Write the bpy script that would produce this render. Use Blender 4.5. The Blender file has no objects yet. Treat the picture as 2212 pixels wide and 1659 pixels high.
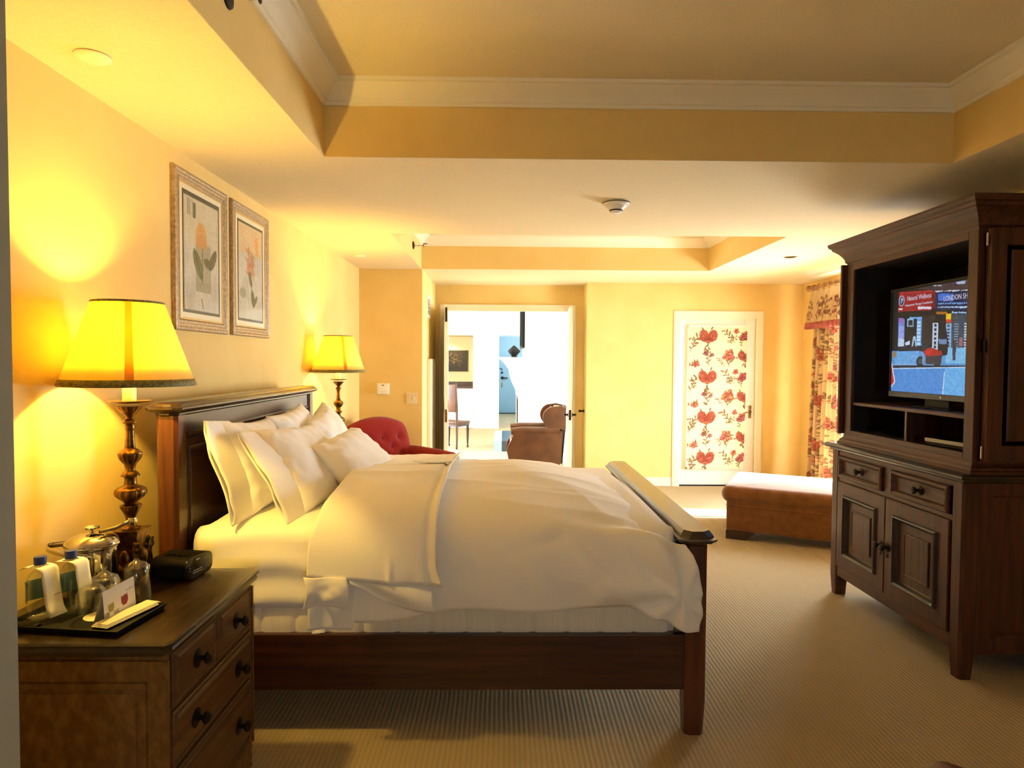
import bpy, bmesh, math, random
import numpy as np
from mathutils import Vector, Matrix, noise
random.seed(3)
SC = bpy.context.scene
COL = SC.collection
PI = math.pi

# ------------------------------------------------------------------ camera
cam = bpy.data.cameras.new('camera'); camo = bpy.data.objects.new('camera', cam); COL.objects.link(camo)
cam.sensor_width = 36.0; cam.lens = 1400.0 / 2212.0 * 36.0; cam.clip_start = 0.05; cam.clip_end = 200
def _rot(p, y, r):
    cp, sp, cy, sy, cr, sr = math.cos(p), math.sin(p), math.cos(y), math.sin(y), math.cos(r), math.sin(r)
    Bm = Matrix(((1,0,0),(0,0,-1),(0,1,0))); Yw = Matrix(((cy,-sy,0),(sy,cy,0),(0,0,1)))
    P = Matrix(((1,0,0),(0,cp,-sp),(0,sp,cp))); Rl = Matrix(((cr,-sr,0),(sr,cr,0),(0,0,1)))
    return Rl @ P @ Bm @ Yw
_R = _rot(0.0335, 0.0145, 0.006)
camo.matrix_world = Matrix.Translation((0,0,1.55)) @ Matrix((_R[0], -_R[1], -_R[2])).transposed().to_4x4()
SC.camera = camo
SC.view_settings.view_transform = 'Standard'
SC.view_settings.look = 'None'
SC.view_settings.gamma = 1.0
SC.view_settings.use_curve_mapping = False
SC.view_settings.exposure = 0.55

# ------------------------------------------------------------------ world, sun, daylight
SKY = 30.0
world = bpy.data.worlds.new('sky'); SC.world = world; world.use_nodes = True
bgn = world.node_tree.nodes['Background']
bgn.inputs[0].default_value = (0.86, 0.94, 1.0, 1); bgn.inputs[1].default_value = SKY
def add_light(name, kind, loc, energy, color=(1,1,1), parent=None, **kw):
    l = bpy.data.lights.new(name, kind); l.energy = energy; l.color = color
    for k, v in kw.items():
        setattr(l, k, v)
    o = bpy.data.objects.new(name, l); COL.objects.link(o); o.location = loc
    if parent: o.parent = parent
    return o
sun = add_light('sun', 'SUN', (8, 6, 8), 48.0, (1, 0.95, 0.86), angle=0.012)
sun.rotation_euler = Vector((-2.05, 0.1, -1.45)).to_track_quat('-Z', 'Y').to_euler()
def portal(loc, direction, sx, sy):
    o = add_light('window_portal', 'AREA', loc, 1.0, shape='RECTANGLE', size=sx, size_y=sy)
    o.rotation_euler = Vector(direction).to_track_quat('-Z', 'Z').to_euler()
    o.data.cycles.is_portal = True
portal((3.90, 6.41, 1.2), (-1,0,0), 1.46, 2.3)
portal((.95, -2.85, 1.35), (0,1,0), .46, .55)  # sky portal of the window added behind the camera
portal((2.70, 8.30, 1.1), (0,-1,0), 0.9, 2.1)
portal((4.15, 11.0, 1.45), (-1,0,0), 2.0, 2.4)
portal((-3.65, 11.0, 1.45), (1,0,0), 2.0, 2.4)
LAMP_W = 29.0
LAMP_COL = (1.0, 0.65, 0.12)

# ------------------------------------------------------------------ helpers
def s2l(c):
    return tuple((x/12.92 if x <= .04045 else ((x+.055)/1.055)**2.4) for x in c)
def rgb(r, g, b):
    return s2l((r/255, g/255, b/255)) + (1.0,)

class B:
    def __init__(s): s.bm = bmesh.new()
    def face(s, vs):
        try: return s.bm.faces.new(vs)
        except ValueError: return None
    def box(s, x0, x1, y0, y1, z0, z1, bev=0, seg=2, M=None):
        n0 = set(s.bm.edges) if bev else None
        P = [(x0,y0,z0),(x1,y0,z0),(x1,y1,z0),(x0,y1,z0),(x0,y0,z1),(x1,y0,z1),(x1,y1,z1),(x0,y1,z1)]
        v = [s.bm.verts.new(M @ Vector(p) if M else p) for p in P]
        for f in ((3,2,1,0),(4,5,6,7),(0,1,5,4),(1,2,6,5),(2,3,7,6),(3,0,4,7)): s.face([v[i] for i in f])
        if bev:
            ed = list({e for q in v for e in q.link_edges})
            bmesh.ops.bevel(s.bm, geom=ed, offset=bev, segments=seg, affect='EDGES', profile=.5)
        return s
    def loft(s, rings, closed=True, cap0=True, cap1=True):
        R = [[s.bm.verts.new(p) for p in r] for r in rings]
        n = len(R[0])
        for a, b in zip(R[:-1], R[1:]):
            for i in range(n if closed else n-1):
                j = (i+1) % n
                s.face([a[i], a[j], b[j], b[i]])
        if closed and cap0: s.face(list(reversed(R[0])))
        if closed and cap1: s.face(R[-1])
        return s
    def lathe(s, prof, c=(0,0,0), seg=32, M=None, caps=True, mod=None):
        rings = []
        for r, z in prof:
            ring = []
            for i in range(seg):
                a = 2*PI*i/seg; rr = r*(mod(a, z) if mod else 1)
                p = Vector((rr*math.cos(a), rr*math.sin(a), z))
                if M: p = M @ p
                ring.append(p + Vector(c))
            rings.append(ring)
        return s.loft(rings, True, caps, caps)
    def tube(s, path, r, seg=10, closed=False, caps=True):
        P = [Vector(p) for p in path]; n = len(P); rings = []
        rr = r if hasattr(r, '__len__') else [r]*n
        up = None
        for i in range(n):
            a = P[(i-1) % n] if closed or i > 0 else P[0]
            b = P[(i+1) % n] if closed or i < n-1 else P[-1]
            t = (b-a).normalized()
            if up is None:
                up = Vector((0,0,1)) if abs(t.z) < .9 else Vector((1,0,0))
            x = t.cross(up).normalized(); up = x.cross(t).normalized()
            rings.append([P[i] + x*math.cos(2*PI*k/seg)*rr[i] + up*math.sin(2*PI*k/seg)*rr[i] for k in range(seg)])
        if closed: rings.append(rings[0])
        return s.loft(rings, True, caps and not closed, caps and not closed)
    def prism(s, poly, axis, a0, a1, bev=0):
        # poly in the two other axes, in order (y,z) for x, (x,z) for y, (x,y) for z
        def P(p, a): return (a, p[0], p[1]) if axis == 'x' else (p[0], a, p[1]) if axis == 'y' else (p[0], p[1], a)
        return s.loft([[P(p, a0) for p in poly], [P(p, a1) for p in poly]])
    def sphere(s, c, r, su=16, sv=10):
        r = r if hasattr(r, '__len__') else (r, r, r)
        rings = []
        for j in range(sv+1):
            t = PI*(j/sv) ; t = min(max(t, .02), PI-.02)
            rings.append([(c[0]+r[0]*math.sin(t)*math.cos(2*PI*i/su), c[1]+r[1]*math.sin(t)*math.sin(2*PI*i/su), c[2]-r[2]*math.cos(t)) for i in range(su)])
        return s.loft(rings)
    def grid(s, fn, nu, nv):
        V = [[s.bm.verts.new(fn(i/nu, j/nv)) for i in range(nu+1)] for j in range(nv+1)]
        for j in range(nv):
            for i in range(nu): s.face([V[j][i], V[j][i+1], V[j+1][i+1], V[j+1][i]])
        return s
    def mold(s, f, w, h, prof, fill=False):
        # mitred frame: f(u,v,n)->xyz; prof = [(inset, height)...] from the outside in
        R = []
        for i, n in prof:
            u, v = w/2-i, h/2-i
            R.append([s.bm.verts.new(f(a, b, n)) for a, b in ((-u,-v),(u,-v),(u,v),(-u,v))])
        for a, b in zip(R[:-1], R[1:]):
            for i in range(4):
                j = (i+1) % 4; s.face([a[i], a[j], b[j], b[i]])
        if fill: s.face(R[-1])
        return s
    def xform(s, M):
        bmesh.ops.transform(s.bm, matrix=M, verts=s.bm.verts); return s

def obj(name, b, m=None, parent=None, smooth=None, loc=None, wn=True):
    me = bpy.data.meshes.new(name)
    if wn: bmesh.ops.recalc_face_normals(b.bm, faces=b.bm.faces)
    b.bm.to_mesh(me); b.bm.free()
    if smooth is not None:
        for p in me.polygons: p.use_smooth = True
        me.set_sharp_from_angle(angle=math.radians(smooth))
    o = bpy.data.objects.new(name, me); COL.objects.link(o)
    if m:
        for q in (m if isinstance(m, (list, tuple)) else [m]): me.materials.append(q)
    if parent: o.parent = parent
    if loc: o.location = loc
    return o
def thing(name, label, cat, loc=(0,0,0), rotz=0, group=None):
    o = bpy.data.objects.new(name, None); COL.objects.link(o); o.empty_display_size = .05
    o.location = loc; o.rotation_euler = (0,0,rotz)
    return tag(o, label, cat, group)
def tag(o, label, cat, group=None):
    o['label'] = label; o['category'] = cat
    if group: o['group'] = group
    return o
def struct(o): o['kind'] = 'structure'; return o
def dup(root, loc, rotz, label, group=None):
    def cp(o, par):
        c = o.copy(); COL.objects.link(c)
        if par: c.parent = par
        for ch in o.children: cp(ch, c)
        return c
    r = cp(root, None); r.location = loc; r.rotation_euler = (0,0,rotz); r['label'] = label
    if group: r['group'] = group
    return r
def fx(x0, y0, z0, sgn=1):        # frame plane facing +x (sgn 1) or -x
    return lambda u, v, n: (x0+sgn*n, y0+u, z0+v)
def fy(x0, y0, z0, sgn=-1):       # facing -y by default
    return lambda u, v, n: (x0+u, y0+sgn*n, z0+v)
def sstep(a, b, x):
    t = min(max((x-a)/(b-a), 0), 1); return t*t*(3-2*t)
def nz(x, y, z, s=1.0): return noise.noise(Vector((x*s, y*s, z*s)))

# ------------------------------------------------------------------ materials
def newmat(name):
    m = bpy.data.materials.new(name); m.use_nodes = True
    nt = m.node_tree; return m, nt, nt.nodes['Principled BSDF']
def mat(name, c1, c2=None, rough=.6, metal=0, spec=.5, scale=(8,8,8), detail=4, bump=0, bscale=None, lo=.35, hi=.65, dist=.01, coat=0, sheen=0):
    m, nt, p = newmat(name)
    p.inputs['Base Color'].default_value = c1
    p.inputs['Roughness'].default_value = rough
    p.inputs['Metallic'].default_value = metal
    p.inputs['Specular IOR Level'].default_value = spec
    p.inputs['Coat Weight'].default_value = coat
    p.inputs['Coat Roughness'].default_value = .12
    p.inputs['Sheen Weight'].default_value = sheen
    L = nt.links
    tc = nt.nodes.new('ShaderNodeTexCoord')
    def tex(sc, det):
        mp = nt.nodes.new('ShaderNodeMapping'); mp.inputs['Scale'].default_value = sc
        L.new(tc.outputs['Object'], mp.inputs['Vector'])
        n = nt.nodes.new('ShaderNodeTexNoise'); n.inputs['Scale'].default_value = 1; n.inputs['Detail'].default_value = det
        L.new(mp.outputs[0], n.inputs['Vector']); return n
    if c2:
        n = tex(scale, detail)
        r = nt.nodes.new('ShaderNodeValToRGB')
        r.color_ramp.elements[0].position = lo; r.color_ramp.elements[0].color = c1
        r.color_ramp.elements[1].position = hi; r.color_ramp.elements[1].color = c2
        L.new(n.outputs['Fac'], r.inputs[0]); L.new(r.outputs[0], p.inputs['Base Color'])
    if bump:
        n2 = tex(bscale or scale, 3)
        b = nt.nodes.new('ShaderNodeBump'); b.inputs['Strength'].default_value = bump; b.inputs['Distance'].default_value = dist
        L.new(n2.outputs['Fac'], b.inputs['Height']); L.new(b.outputs[0], p.inputs['Normal'])
    return m
def wood(name, c1, c2, axis='x', rough=.35, coat=.3, bump=.08):
    s = {'x': (2.2, 38, 38), 'y': (38, 2.2, 38), 'z': (38, 38, 2.2)}[axis]
    return mat(name, c1, c2, rough=rough, scale=s, detail=6, bump=bump, coat=coat, lo=.3, hi=.7, dist=.003)
def colattr(name, rough=.8, emit=0, trans=0, bump=0):
    m, nt, p = newmat(name)
    a = nt.nodes.new('ShaderNodeVertexColor'); a.layer_name = 'Col'
    nt.links.new(a.outputs[0], p.inputs['Base Color'])
    p.inputs['Roughness'].default_value = rough
    out = nt.nodes['Material Output']
    if emit:
        p.inputs['Base Color'].default_value = (0,0,0,1)
        nt.links.remove(p.inputs['Base Color'].links[0])
        nt.links.new(a.outputs[0], p.inputs['Emission Color']); p.inputs['Emission Strength'].default_value = emit; p.inputs['Specular IOR Level'].default_value = .15
    if trans:
        t = nt.nodes.new('ShaderNodeBsdfTranslucent'); nt.links.new(a.outputs[0], t.inputs[0])
        mx = nt.nodes.new('ShaderNodeMixShader'); mx.inputs[0].default_value = trans
        nt.links.new(p.outputs[0], mx.inputs[1]); nt.links.new(t.outputs[0], mx.inputs[2]); nt.links.new(mx.outputs[0], out.inputs[0])
    return m
def glassy(name, tint=(1,1,1,1), edge=(.9,.95,1,1), amount=.25, rough=.02, face=.06):
    m, nt, p = newmat(name); nt.nodes.remove(p)
    out = nt.nodes['Material Output']; L = nt.links
    t = nt.nodes.new('ShaderNodeBsdfTransparent'); t.inputs[0].default_value = tint
    g = nt.nodes.new('ShaderNodeBsdfGlossy'); g.inputs['Roughness'].default_value = rough; g.inputs[0].default_value = edge
    lw = nt.nodes.new('ShaderNodeLayerWeight'); lw.inputs[0].default_value = .35
    mr = nt.nodes.new('ShaderNodeMapRange'); mr.inputs['To Min'].default_value = face; mr.inputs['To Max'].default_value = face+amount
    L.new(lw.outputs['Facing'], mr.inputs[0])
    mx = nt.nodes.new('ShaderNodeMixShader'); L.new(mr.outputs[0], mx.inputs[0]); L.new(t.outputs[0], mx.inputs[1]); L.new(g.outputs[0], mx.inputs[2])
    L.new(mx.outputs[0], out.inputs[0]); return m

M_wall = mat('wall_paint', rgb(234,202,128), rgb(238,208,136), rough=.75, spec=.25, scale=(3,3,3), bump=.06, bscale=(60,60,60), dist=.004)
M_ceil = mat('ceiling_paint', rgb(234,220,186), rgb(229,214,178), rough=.85, spec=.15, scale=(90,90,90), bump=.08, bscale=(130,130,130), dist=.003)
M_trim = mat('white_trim_paint', rgb(244,236,212), rough=.45, spec=.4)
M_white = mat('white_paint', rgb(247,244,234), rough=.55)
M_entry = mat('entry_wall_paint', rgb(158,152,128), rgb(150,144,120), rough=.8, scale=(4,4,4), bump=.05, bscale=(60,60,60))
M_carpet = None
def make_carpet():
    m, nt, p = newmat('ribbed_carpet'); L = nt.links
    tc = nt.nodes.new('ShaderNodeTexCoord'); sx = nt.nodes.new('ShaderNodeSeparateXYZ'); L.new(tc.outputs['Object'], sx.inputs[0])
    n = nt.nodes.new('ShaderNodeTexNoise'); n.inputs['Scale'].default_value = 2.2; L.new(tc.outputs['Object'], n.inputs['Vector'])
    a = nt.nodes.new('ShaderNodeMath'); a.operation = 'MULTIPLY_ADD'; L.new(n.outputs['Fac'], a.inputs[0]); a.inputs[1].default_value = .012; L.new(sx.outputs['X'], a.inputs[2])
    b = nt.nodes.new('ShaderNodeMath'); b.operation = 'MULTIPLY'; L.new(a.outputs[0], b.inputs[0]); b.inputs[1].default_value = 2*PI/.021
    c = nt.nodes.new('ShaderNodeMath'); c.operation = 'SINE'; L.new(b.outputs[0], c.inputs[0])
    f = nt.nodes.new('ShaderNodeTexNoise'); f.inputs['Scale'].default_value = 160; L.new(tc.outputs['Object'], f.inputs['Vector'])
    h = nt.nodes.new('ShaderNodeMath'); h.operation = 'MULTIPLY_ADD'; L.new(f.outputs['Fac'], h.inputs[0]); h.inputs[1].default_value = 1.1; L.new(c.outputs[0], h.inputs[2])
    r = nt.nodes.new('ShaderNodeValToRGB'); mr = nt.nodes.new('ShaderNodeMapRange'); mr.inputs[1].default_value = -1; mr.inputs[2].default_value = 1.8
    L.new(h.outputs[0], mr.inputs[0]); L.new(mr.outputs[0], r.inputs[0])
    r.color_ramp.elements[0].position = .0; r.color_ramp.elements[0].color = rgb(158,142,112)
    r.color_ramp.elements[1].position = .45; r.color_ramp.elements[1].color = rgb(180,162,130)
    L.new(r.outputs[0], p.inputs['Base Color']); p.inputs['Roughness'].default_value = .95; p.inputs['Specular IOR Level'].default_value = .1
    bp = nt.nodes.new('ShaderNodeBump'); bp.inputs['Strength'].default_value = .28; bp.inputs['Distance'].default_value = .004
    L.new(h.outputs[0], bp.inputs['Height']); L.new(bp.outputs[0], p.inputs['Normal']); return m
M_carpet = make_carpet()
W1, W2 = rgb(38,17,8), rgb(72,36,17)
M_bedx = wood('bed_walnut_x', W1, W2, 'x'); M_bedy = wood('bed_walnut_y', W1, W2, 'y'); M_bedz = wood('bed_walnut_z', rgb(58,26,10), rgb(100,50,20), 'z')
M_cap = wood('bed_cap_walnut', rgb(28,17,9), rgb(50,32,18), 'y', rough=.28, coat=.5)
A1, A2 = rgb(46,20,8), rgb(86,43,18)
M_army = wood('armoire_oak_y', A1, A2, 'y', rough=.5, coat=.03); M_armz = wood('armoire_oak_z', A1, A2, 'z', rough=.5, coat=.03)
M_armdark = wood('armoire_dark_mould', rgb(24,17,10), rgb(46,34,20), 'y', rough=.4)
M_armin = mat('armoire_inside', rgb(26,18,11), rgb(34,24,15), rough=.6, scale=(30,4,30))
M_chest = mat('chest_crackle_paint', rgb(110,76,30), rgb(146,108,54), rough=.5, scale=(44,44,26), detail=10, lo=.38, hi=.82, bump=.15, bscale=(70,70,40), dist=.003)
M_chestf = wood('chest_drawer_oak', rgb(82,54,26), rgb(116,80,42), 'y', rough=.5, coat=.1)
M_chtop = mat('chest_top_walnut', rgb(24,15,6), rgb(50,32,13), rough=.28, scale=(34,6,30), detail=6, coat=.4, bump=.35, bscale=(60,10,30), dist=.004)
M_iron = mat('black_iron', rgb(34,30,26), rgb(48,42,36), rough=.45, metal=.7, scale=(40,40,40))
M_brass = mat('antique_brass', rgb(74,53,20), rgb(150,108,44), rough=.32, metal=.9, scale=(30,30,30), detail=5, bump=.1, dist=.002)
M_steel = mat('polished_steel', rgb(205,200,190), rough=.08, metal=1)
M_chrome = mat('chrome', rgb(220,220,222), rough=.06, metal=1)
M_candle = mat('cream_candle_sleeve', rgb(250,238,200), rough=.5)
M_linen = mat('white_linen', rgb(250,246,238), rough=.85, spec=.15, sheen=.1, bump=.05, bscale=(220,220,220), dist=.001)
def make_stripe():
    m = mat('white_striped_duvet', rgb(250,245,236), rough=.8, spec=.15, sheen=.1)
    nt = m.node_tree; p = nt.nodes['Principled BSDF']; L = nt.links
    tc = nt.nodes.new('ShaderNodeTexCoord'); w = nt.nodes.new('ShaderNodeTexWave'); w.bands_direction = 'Z'; w.inputs['Scale'].default_value = 22
    L.new(tc.outputs['Object'], w.inputs['Vector'])
    b = nt.nodes.new('ShaderNodeBump'); b.inputs['Strength'].default_value = .12; b.inputs['Distance'].default_value = .001
    L.new(w.outputs['Fac'], b.inputs['Height']); L.new(b.outputs[0], p.inputs['Normal']); return m
M_duvet = make_stripe()
M_tick = mat('mattress_ticking', rgb(240,230,208), rgb(246,238,220), rough=.85, spec=.1, scale=(140,140,3), bump=.1, dist=.001)
M_red = mat('red_upholstery', rgb(124,26,25), rgb(140,36,32), rough=.85, spec=.12, scale=(120,120,120), sheen=.1, bump=.1, dist=.001)
M_leather = mat('brown_leather', rgb(72,39,17), rgb(92,52,24), rough=.42, scale=(5,5,5), bump=.15, bscale=(60,60,60), dist=.002)
M_chaise = mat('brown_velvet', rgb(118,74,36), rgb(134,86,46), rough=.8, spec=.2, scale=(14,14,14), sheen=.4, bump=.08, bscale=(150,150,150), dist=.001)
M_darkwood = wood('dark_mahogany', rgb(40,18,10), rgb(72,36,20), 'z', rough=.35)
M_black = mat('black_plastic', rgb(9,9,9), rough=.5, spec=.18)
M_blackm = mat('black_matte', rgb(11,11,11), rough=.6, spec=.2)
M_paper = mat('white_paper', rgb(248,246,240), rough=.7)
M_glass = glassy('clear_glass', amount=.32, face=.015)
M_film = glassy('clear_film', amount=.4, rough=.12, face=.09)
M_pane = glassy('window_glass', amount=.08, face=.02)
M_water = glassy('bottle_plastic', tint=(.93,.97,.98,1), amount=.4, face=.05)
M_blue = mat('blue_cap', rgb(38,60,150), rough=.35)
M_label = mat('teal_label', rgb(70,130,140), rgb(120,170,170), rough=.5, scale=(10,10,6))
M_bluedoor = mat('pale_blue_paint', rgb(150,186,204), rough=.45)
M_print = colattr('flat_print', rough=.7)
M_fabric = colattr('floral_fabric', rough=.9, trans=.22)
M_fabric2 = colattr('floral_curtain', rough=.9, trans=.06)
M_fringe = mat('wine_fringe', rgb(150,70,70), rgb(190,110,100), rough=.9, scale=(60,60,10))
M_frame = mat('silvered_frame', rgb(150,128,98), rgb(184,162,130), rough=.4, metal=.25, scale=(60,60,60), bump=.15, dist=.002)
M_mat = mat('cream_mat_board', rgb(232,222,190), rough=.8)
M_rod = mat('pale_wood', rgb(150,108,60), rgb(178,136,84), rough=.45, scale=(30,6,30))
M_plate = mat('ivory_plastic', rgb(236,222,184), rough=.4)
M_gold = mat('gold_braid', rgb(96,84,30), rgb(150,136,60), rough=.6, scale=(90,90,90), bump=.4, dist=.003)
M_braid, _nt, _p = newmat('tan_ribbon'); _p.inputs['Base Color'].default_value = rgb(206,150,64)
_t = _nt.nodes.new('ShaderNodeBsdfTranslucent'); _t.inputs[0].default_value = rgb(226,160,60); _m = _nt.nodes.new('ShaderNodeMixShader'); _m.inputs[0].default_value = .6
_nt.links.new(_p.outputs[0], _m.inputs[1]); _nt.links.new(_t.outputs[0], _m.inputs[2]); _nt.links.new(_m.outputs[0], _nt.nodes['Material Output'].inputs[0])
M_slate = mat('polished_slate', rgb(52,62,70), rgb(66,76,84), rough=.12, scale=(6,6,6))
def make_shade():
    m, nt, p = newmat('lamp_shade_silk'); L = nt.links
    p.inputs['Base Color'].default_value = rgb(250,240,200); p.inputs['Roughness'].default_value = .8
    t = nt.nodes.new('ShaderNodeBsdfTranslucent'); t.inputs[0].default_value = rgb(255,238,120)
    mx = nt.nodes.new('ShaderNodeMixShader'); mx.inputs[0].default_value = .72
    L.new(p.outputs[0], mx.inputs[1]); L.new(t.outputs[0], mx.inputs[2]); L.new(mx.outputs[0], nt.nodes['Material Output'].inputs[0]); return m
M_shade = make_shade()

# ------------------------------------------------------------------ flat-print rasteriser (colour attribute on fine grids)
class Pic:
    def __init__(s, w, h, c):
        s.w, s.h = w, h; s.a = np.zeros((h, w, 3)); s.a[:] = np.array(c)/255.
        s.X, s.Y = np.meshgrid((np.arange(w)+.5), (np.arange(h)+.5))
    def put(s, m, c, al=1.):
        c = np.array(c)/255.; m = (m*al)[..., None]; s.a[:] = s.a*(1-m) + c*m
    def ell(s, x, y, rx, ry, c, al=1., rot=0):
        dx, dy = s.X-x, s.Y-y; ca, sa = math.cos(rot), math.sin(rot)
        d = ((dx*ca+dy*sa)/rx)**2 + ((-dx*sa+dy*ca)/ry)**2
        s.put(np.clip((1-d)*3, 0, 1), c, al)
    def poly(s, pts, c, al=1.):
        ins = np.zeros((s.h, s.w), bool); n = len(pts)
        for i in range(n):
            x0, y0 = pts[i]; x1, y1 = pts[(i+1) % n]
            if y0 == y1: continue
            cnd = ((y0 > s.Y) != (y1 > s.Y)) & (s.X < (x1-x0)*(s.Y-y0)/(y1-y0)+x0)
            ins ^= cnd
        s.put(ins.astype(float), c, al)
    def rect(s, x0, y0, x1, y1, c, al=1.): s.poly([(x0,y0),(x1,y0),(x1,y1),(x0,y1)], c, al)
    def line(s, x0, y0, x1, y1, w, c, al=1.):
        dx, dy = x1-x0, y1-y0; L2 = dx*dx+dy*dy+1e-9
        t = np.clip(((s.X-x0)*dx+(s.Y-y0)*dy)/L2, 0, 1)
        d = np.hypot(s.X-x0-t*dx, s.Y-y0-t*dy); s.put(np.clip(w/2-d+.5, 0, 1), c, al)
    def grain(s, amt, seed=1, k=4):
        r = np.random.RandomState(seed)
        n = r.rand(s.h//k+2, s.w//k+2); n = np.kron(n, np.ones((k, k)))[:s.h, :s.w]
        s.a = np.clip(s.a + (n[..., None]-.5)*amt, 0, 1)
    def rose(s, x, y, r, c=(168,92,72), seed=0):
        q = random.Random(seed)
        for i in range(11):
            a = i*2.4; d = r*.66*math.sqrt(i/11); k = q.uniform(.7, 1.1)
            s.ell(x+d*math.cos(a), y+d*math.sin(a), r*.36*k, r*.3*k, (c[0]-62, c[1]-44, c[2]-34), .9, a)
            s.ell(x+d*math.cos(a)-r*.05, y+d*math.sin(a)-r*.05, r*.27*k, r*.21*k, (c[0]+q.randint(-10,34), c[1]+q.randint(-6,50), c[2]+q.randint(-6,40)), .95, a)
    def leaf(s, x, y, l, rot, c=(140,114,78)):
        s.ell(x+l*.5*math.cos(rot), y+l*.5*math.sin(rot), l*.52, l*.2, (c[0]-26,c[1]-24,c[2]-20), .9, rot)
        s.ell(x+l*.5*math.cos(rot), y+l*.5*math.sin(rot), l*.42, l*.13, c, .95, rot)
        s.line(x, y, x+l*math.cos(rot), y+l*math.sin(rot), max(.8, l*.05), (90,64,44), .8)
    def stem(s, x, y, l, rot, q, c=(118,88,58)):
        x1, y1 = x+l*math.cos(rot), y+l*math.sin(rot); s.line(x, y, x1, y1, max(1, l*.035), c, .9)
        for k in range(7):
            f = .16+.13*k; s.leaf(x+(x1-x)*f, y+(y1-y)*f, l*q.uniform(.2,.32), rot+(1 if k % 2 else -1)*q.uniform(.6, 1.2), (148+q.randint(-20,20), 120+q.randint(-14,14), 82))
    def heartflower(s, x, y, r, q):
        for sgn in (-1, 1):
            s.ell(x+sgn*r*.46, y, r*.55, r*.74, (124,56,44), .95, sgn*.35)
            s.ell(x+sgn*r*.48, y-r*.04, r*.46, r*.64, (162,86,66), .95, sgn*.35)
            for k in range(6): s.ell(x+sgn*r*(.2+.13*k), y+r*q.uniform(-.5,.4), r*.12, r*.09, (206,128,96) if k % 2 else (140,62,48), .85, q.uniform(0,3))
            for k in range(5): s.line(x+sgn*r*.08, y+r*.5, x+sgn*r*(.2+.18*k), y-r*(.6-.16*k), max(.8, r*.04), (116,50,40), .9)
        s.ell(x, y+r*.62, r*.3, r*.24, (166,86,64), .9); s.line(x, y+r*.6, x+r*.06, y+r*1.6, max(1, r*.07), (110,80,52))
        for k in range(4): s.leaf(x+q.uniform(-.2,.2)*r, y+r*(.9+.15*k), r*.42, q.choice((.5,2.6,.9,2.2)), (132,100,66))
        s.leaf(x-r*.9, y+r*.2, r*.5, 2.8, (160,96,72)); s.leaf(x-r*.5, y-r*.6, r*.4, -2.2, (140,106,70)); s.leaf(x+r*.3, y-r*.65, r*.45, -1.1, (140,106,70))
def floral(w, h, base, scale, seed, tile=None):
    p = Pic(w, h, base); q = random.Random(seed); T = tile or scale; s = scale
    for j in range(-1, int(h/T)+2):
        y0 = j*T
        p.stem(w*.35, y0+T*.98, s*.34, -1.6, q); p.rose(w*.30, y0+T*.66, s*.08, (146,86,76), seed+j); p.rose(w*.41, y0+T*.70, s*.065, (156,96,88), seed+j+5)
        p.heartflower(w*.34, y0+T*.24, s*.2, q)
        p.stem(w*.69, y0+T*1.0, s*.34, -1.3, q); p.stem(w*.62, y0+T*.95, s*.2, -2.3, q)
        p.rose(w*.69, y0+T*.72, s*.17, (182,104,84), seed+j+9)
        p.stem(w*.80, y0+T*.40, s*.36, -2.3, q, (118,100,64)); p.stem(w*.66, y0+T*.42, s*.24, -.6, q); p.rose(w*.82, y0+T*.12, s*.08, (186,96,80), seed+j+7)
        p.stem(w*.03, y0+T*.62, s*.36, -1.1, q); p.stem(w*.16, y0+T*.5, s*.24, -2.2, q); p.rose(w*.14, y0+T*.93, s*.1, (190,100,78), seed+j+3); p.stem(w*.0, y0+T*.98, s*.24, -.5, q)
        p.heartflower(w*.98, y0+T*.72, s*.16, q); p.rose(w*.95, y0+T*.25, s*.13, (170,84,78), seed+j+2); p.stem(w*.93, y0+T*.5, s*.22, -1.9, q)
    return p
def picgrid(name, pic, fn, m, parent=None, nu=None, nv=None):
    nu = nu or pic.w; nv = nv or pic.h
    U, V = np.meshgrid(np.linspace(0, 1, nu+1), np.linspace(0, 1, nv+1))
    pts = np.array([fn(u, v) for u, v in zip(U.ravel(), V.ravel())])
    idx = np.arange((nu+1)*(nv+1)).reshape(nv+1, nu+1)
    F = np.stack([idx[:-1,:-1], idx[:-1,1:], idx[1:,1:], idx[1:,:-1]], -1).reshape(-1, 4)
    me = bpy.data.meshes.new(name); me.from_pydata(pts.tolist(), [], F.tolist())
    at = me.color_attributes.new('Col', 'FLOAT_COLOR', 'POINT')
    xi = np.clip((U*pic.w).astype(int), 0, pic.w-1); yi = np.clip((V*pic.h).astype(int), 0, pic.h-1)
    c = pic.a[yi, xi].reshape(-1, 3); lin = np.where(c <= .04045, c/12.92, ((c+.055)/1.055)**2.4)
    at.data.foreach_set('color', np.concatenate([lin, np.ones((len(lin), 1))], 1).ravel().astype(np.float32))
    me.polygons.foreach_set('use_smooth', [True]*len(F))
    me.materials.append(m)
    o = bpy.data.objects.new(name, me); COL.objects.link(o)
    if parent: o.parent = parent
    return o
def text_mesh(name, body, size, m, parent, M, extrude=.0004):
    cu = bpy.data.curves.new(name, 'FONT'); cu.body = body; cu.size = size; cu.align_x = 'CENTER'; cu.align_y = 'CENTER'; cu.extrude = extrude; cu.resolution_u = 2
    t = bpy.data.objects.new(name, cu); COL.objects.link(t)
    bpy.context.view_layer.update()
    me = bpy.data.meshes.new_from_object(t.evaluated_get(bpy.context.evaluated_depsgraph_get()))
    bpy.data.objects.remove(t); bpy.data.curves.remove(cu)
    me.transform(M); me.materials.clear(); me.materials.append(m)
    o = bpy.data.objects.new(name, me); COL.objects.link(o); o.parent = parent
    return o

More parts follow.
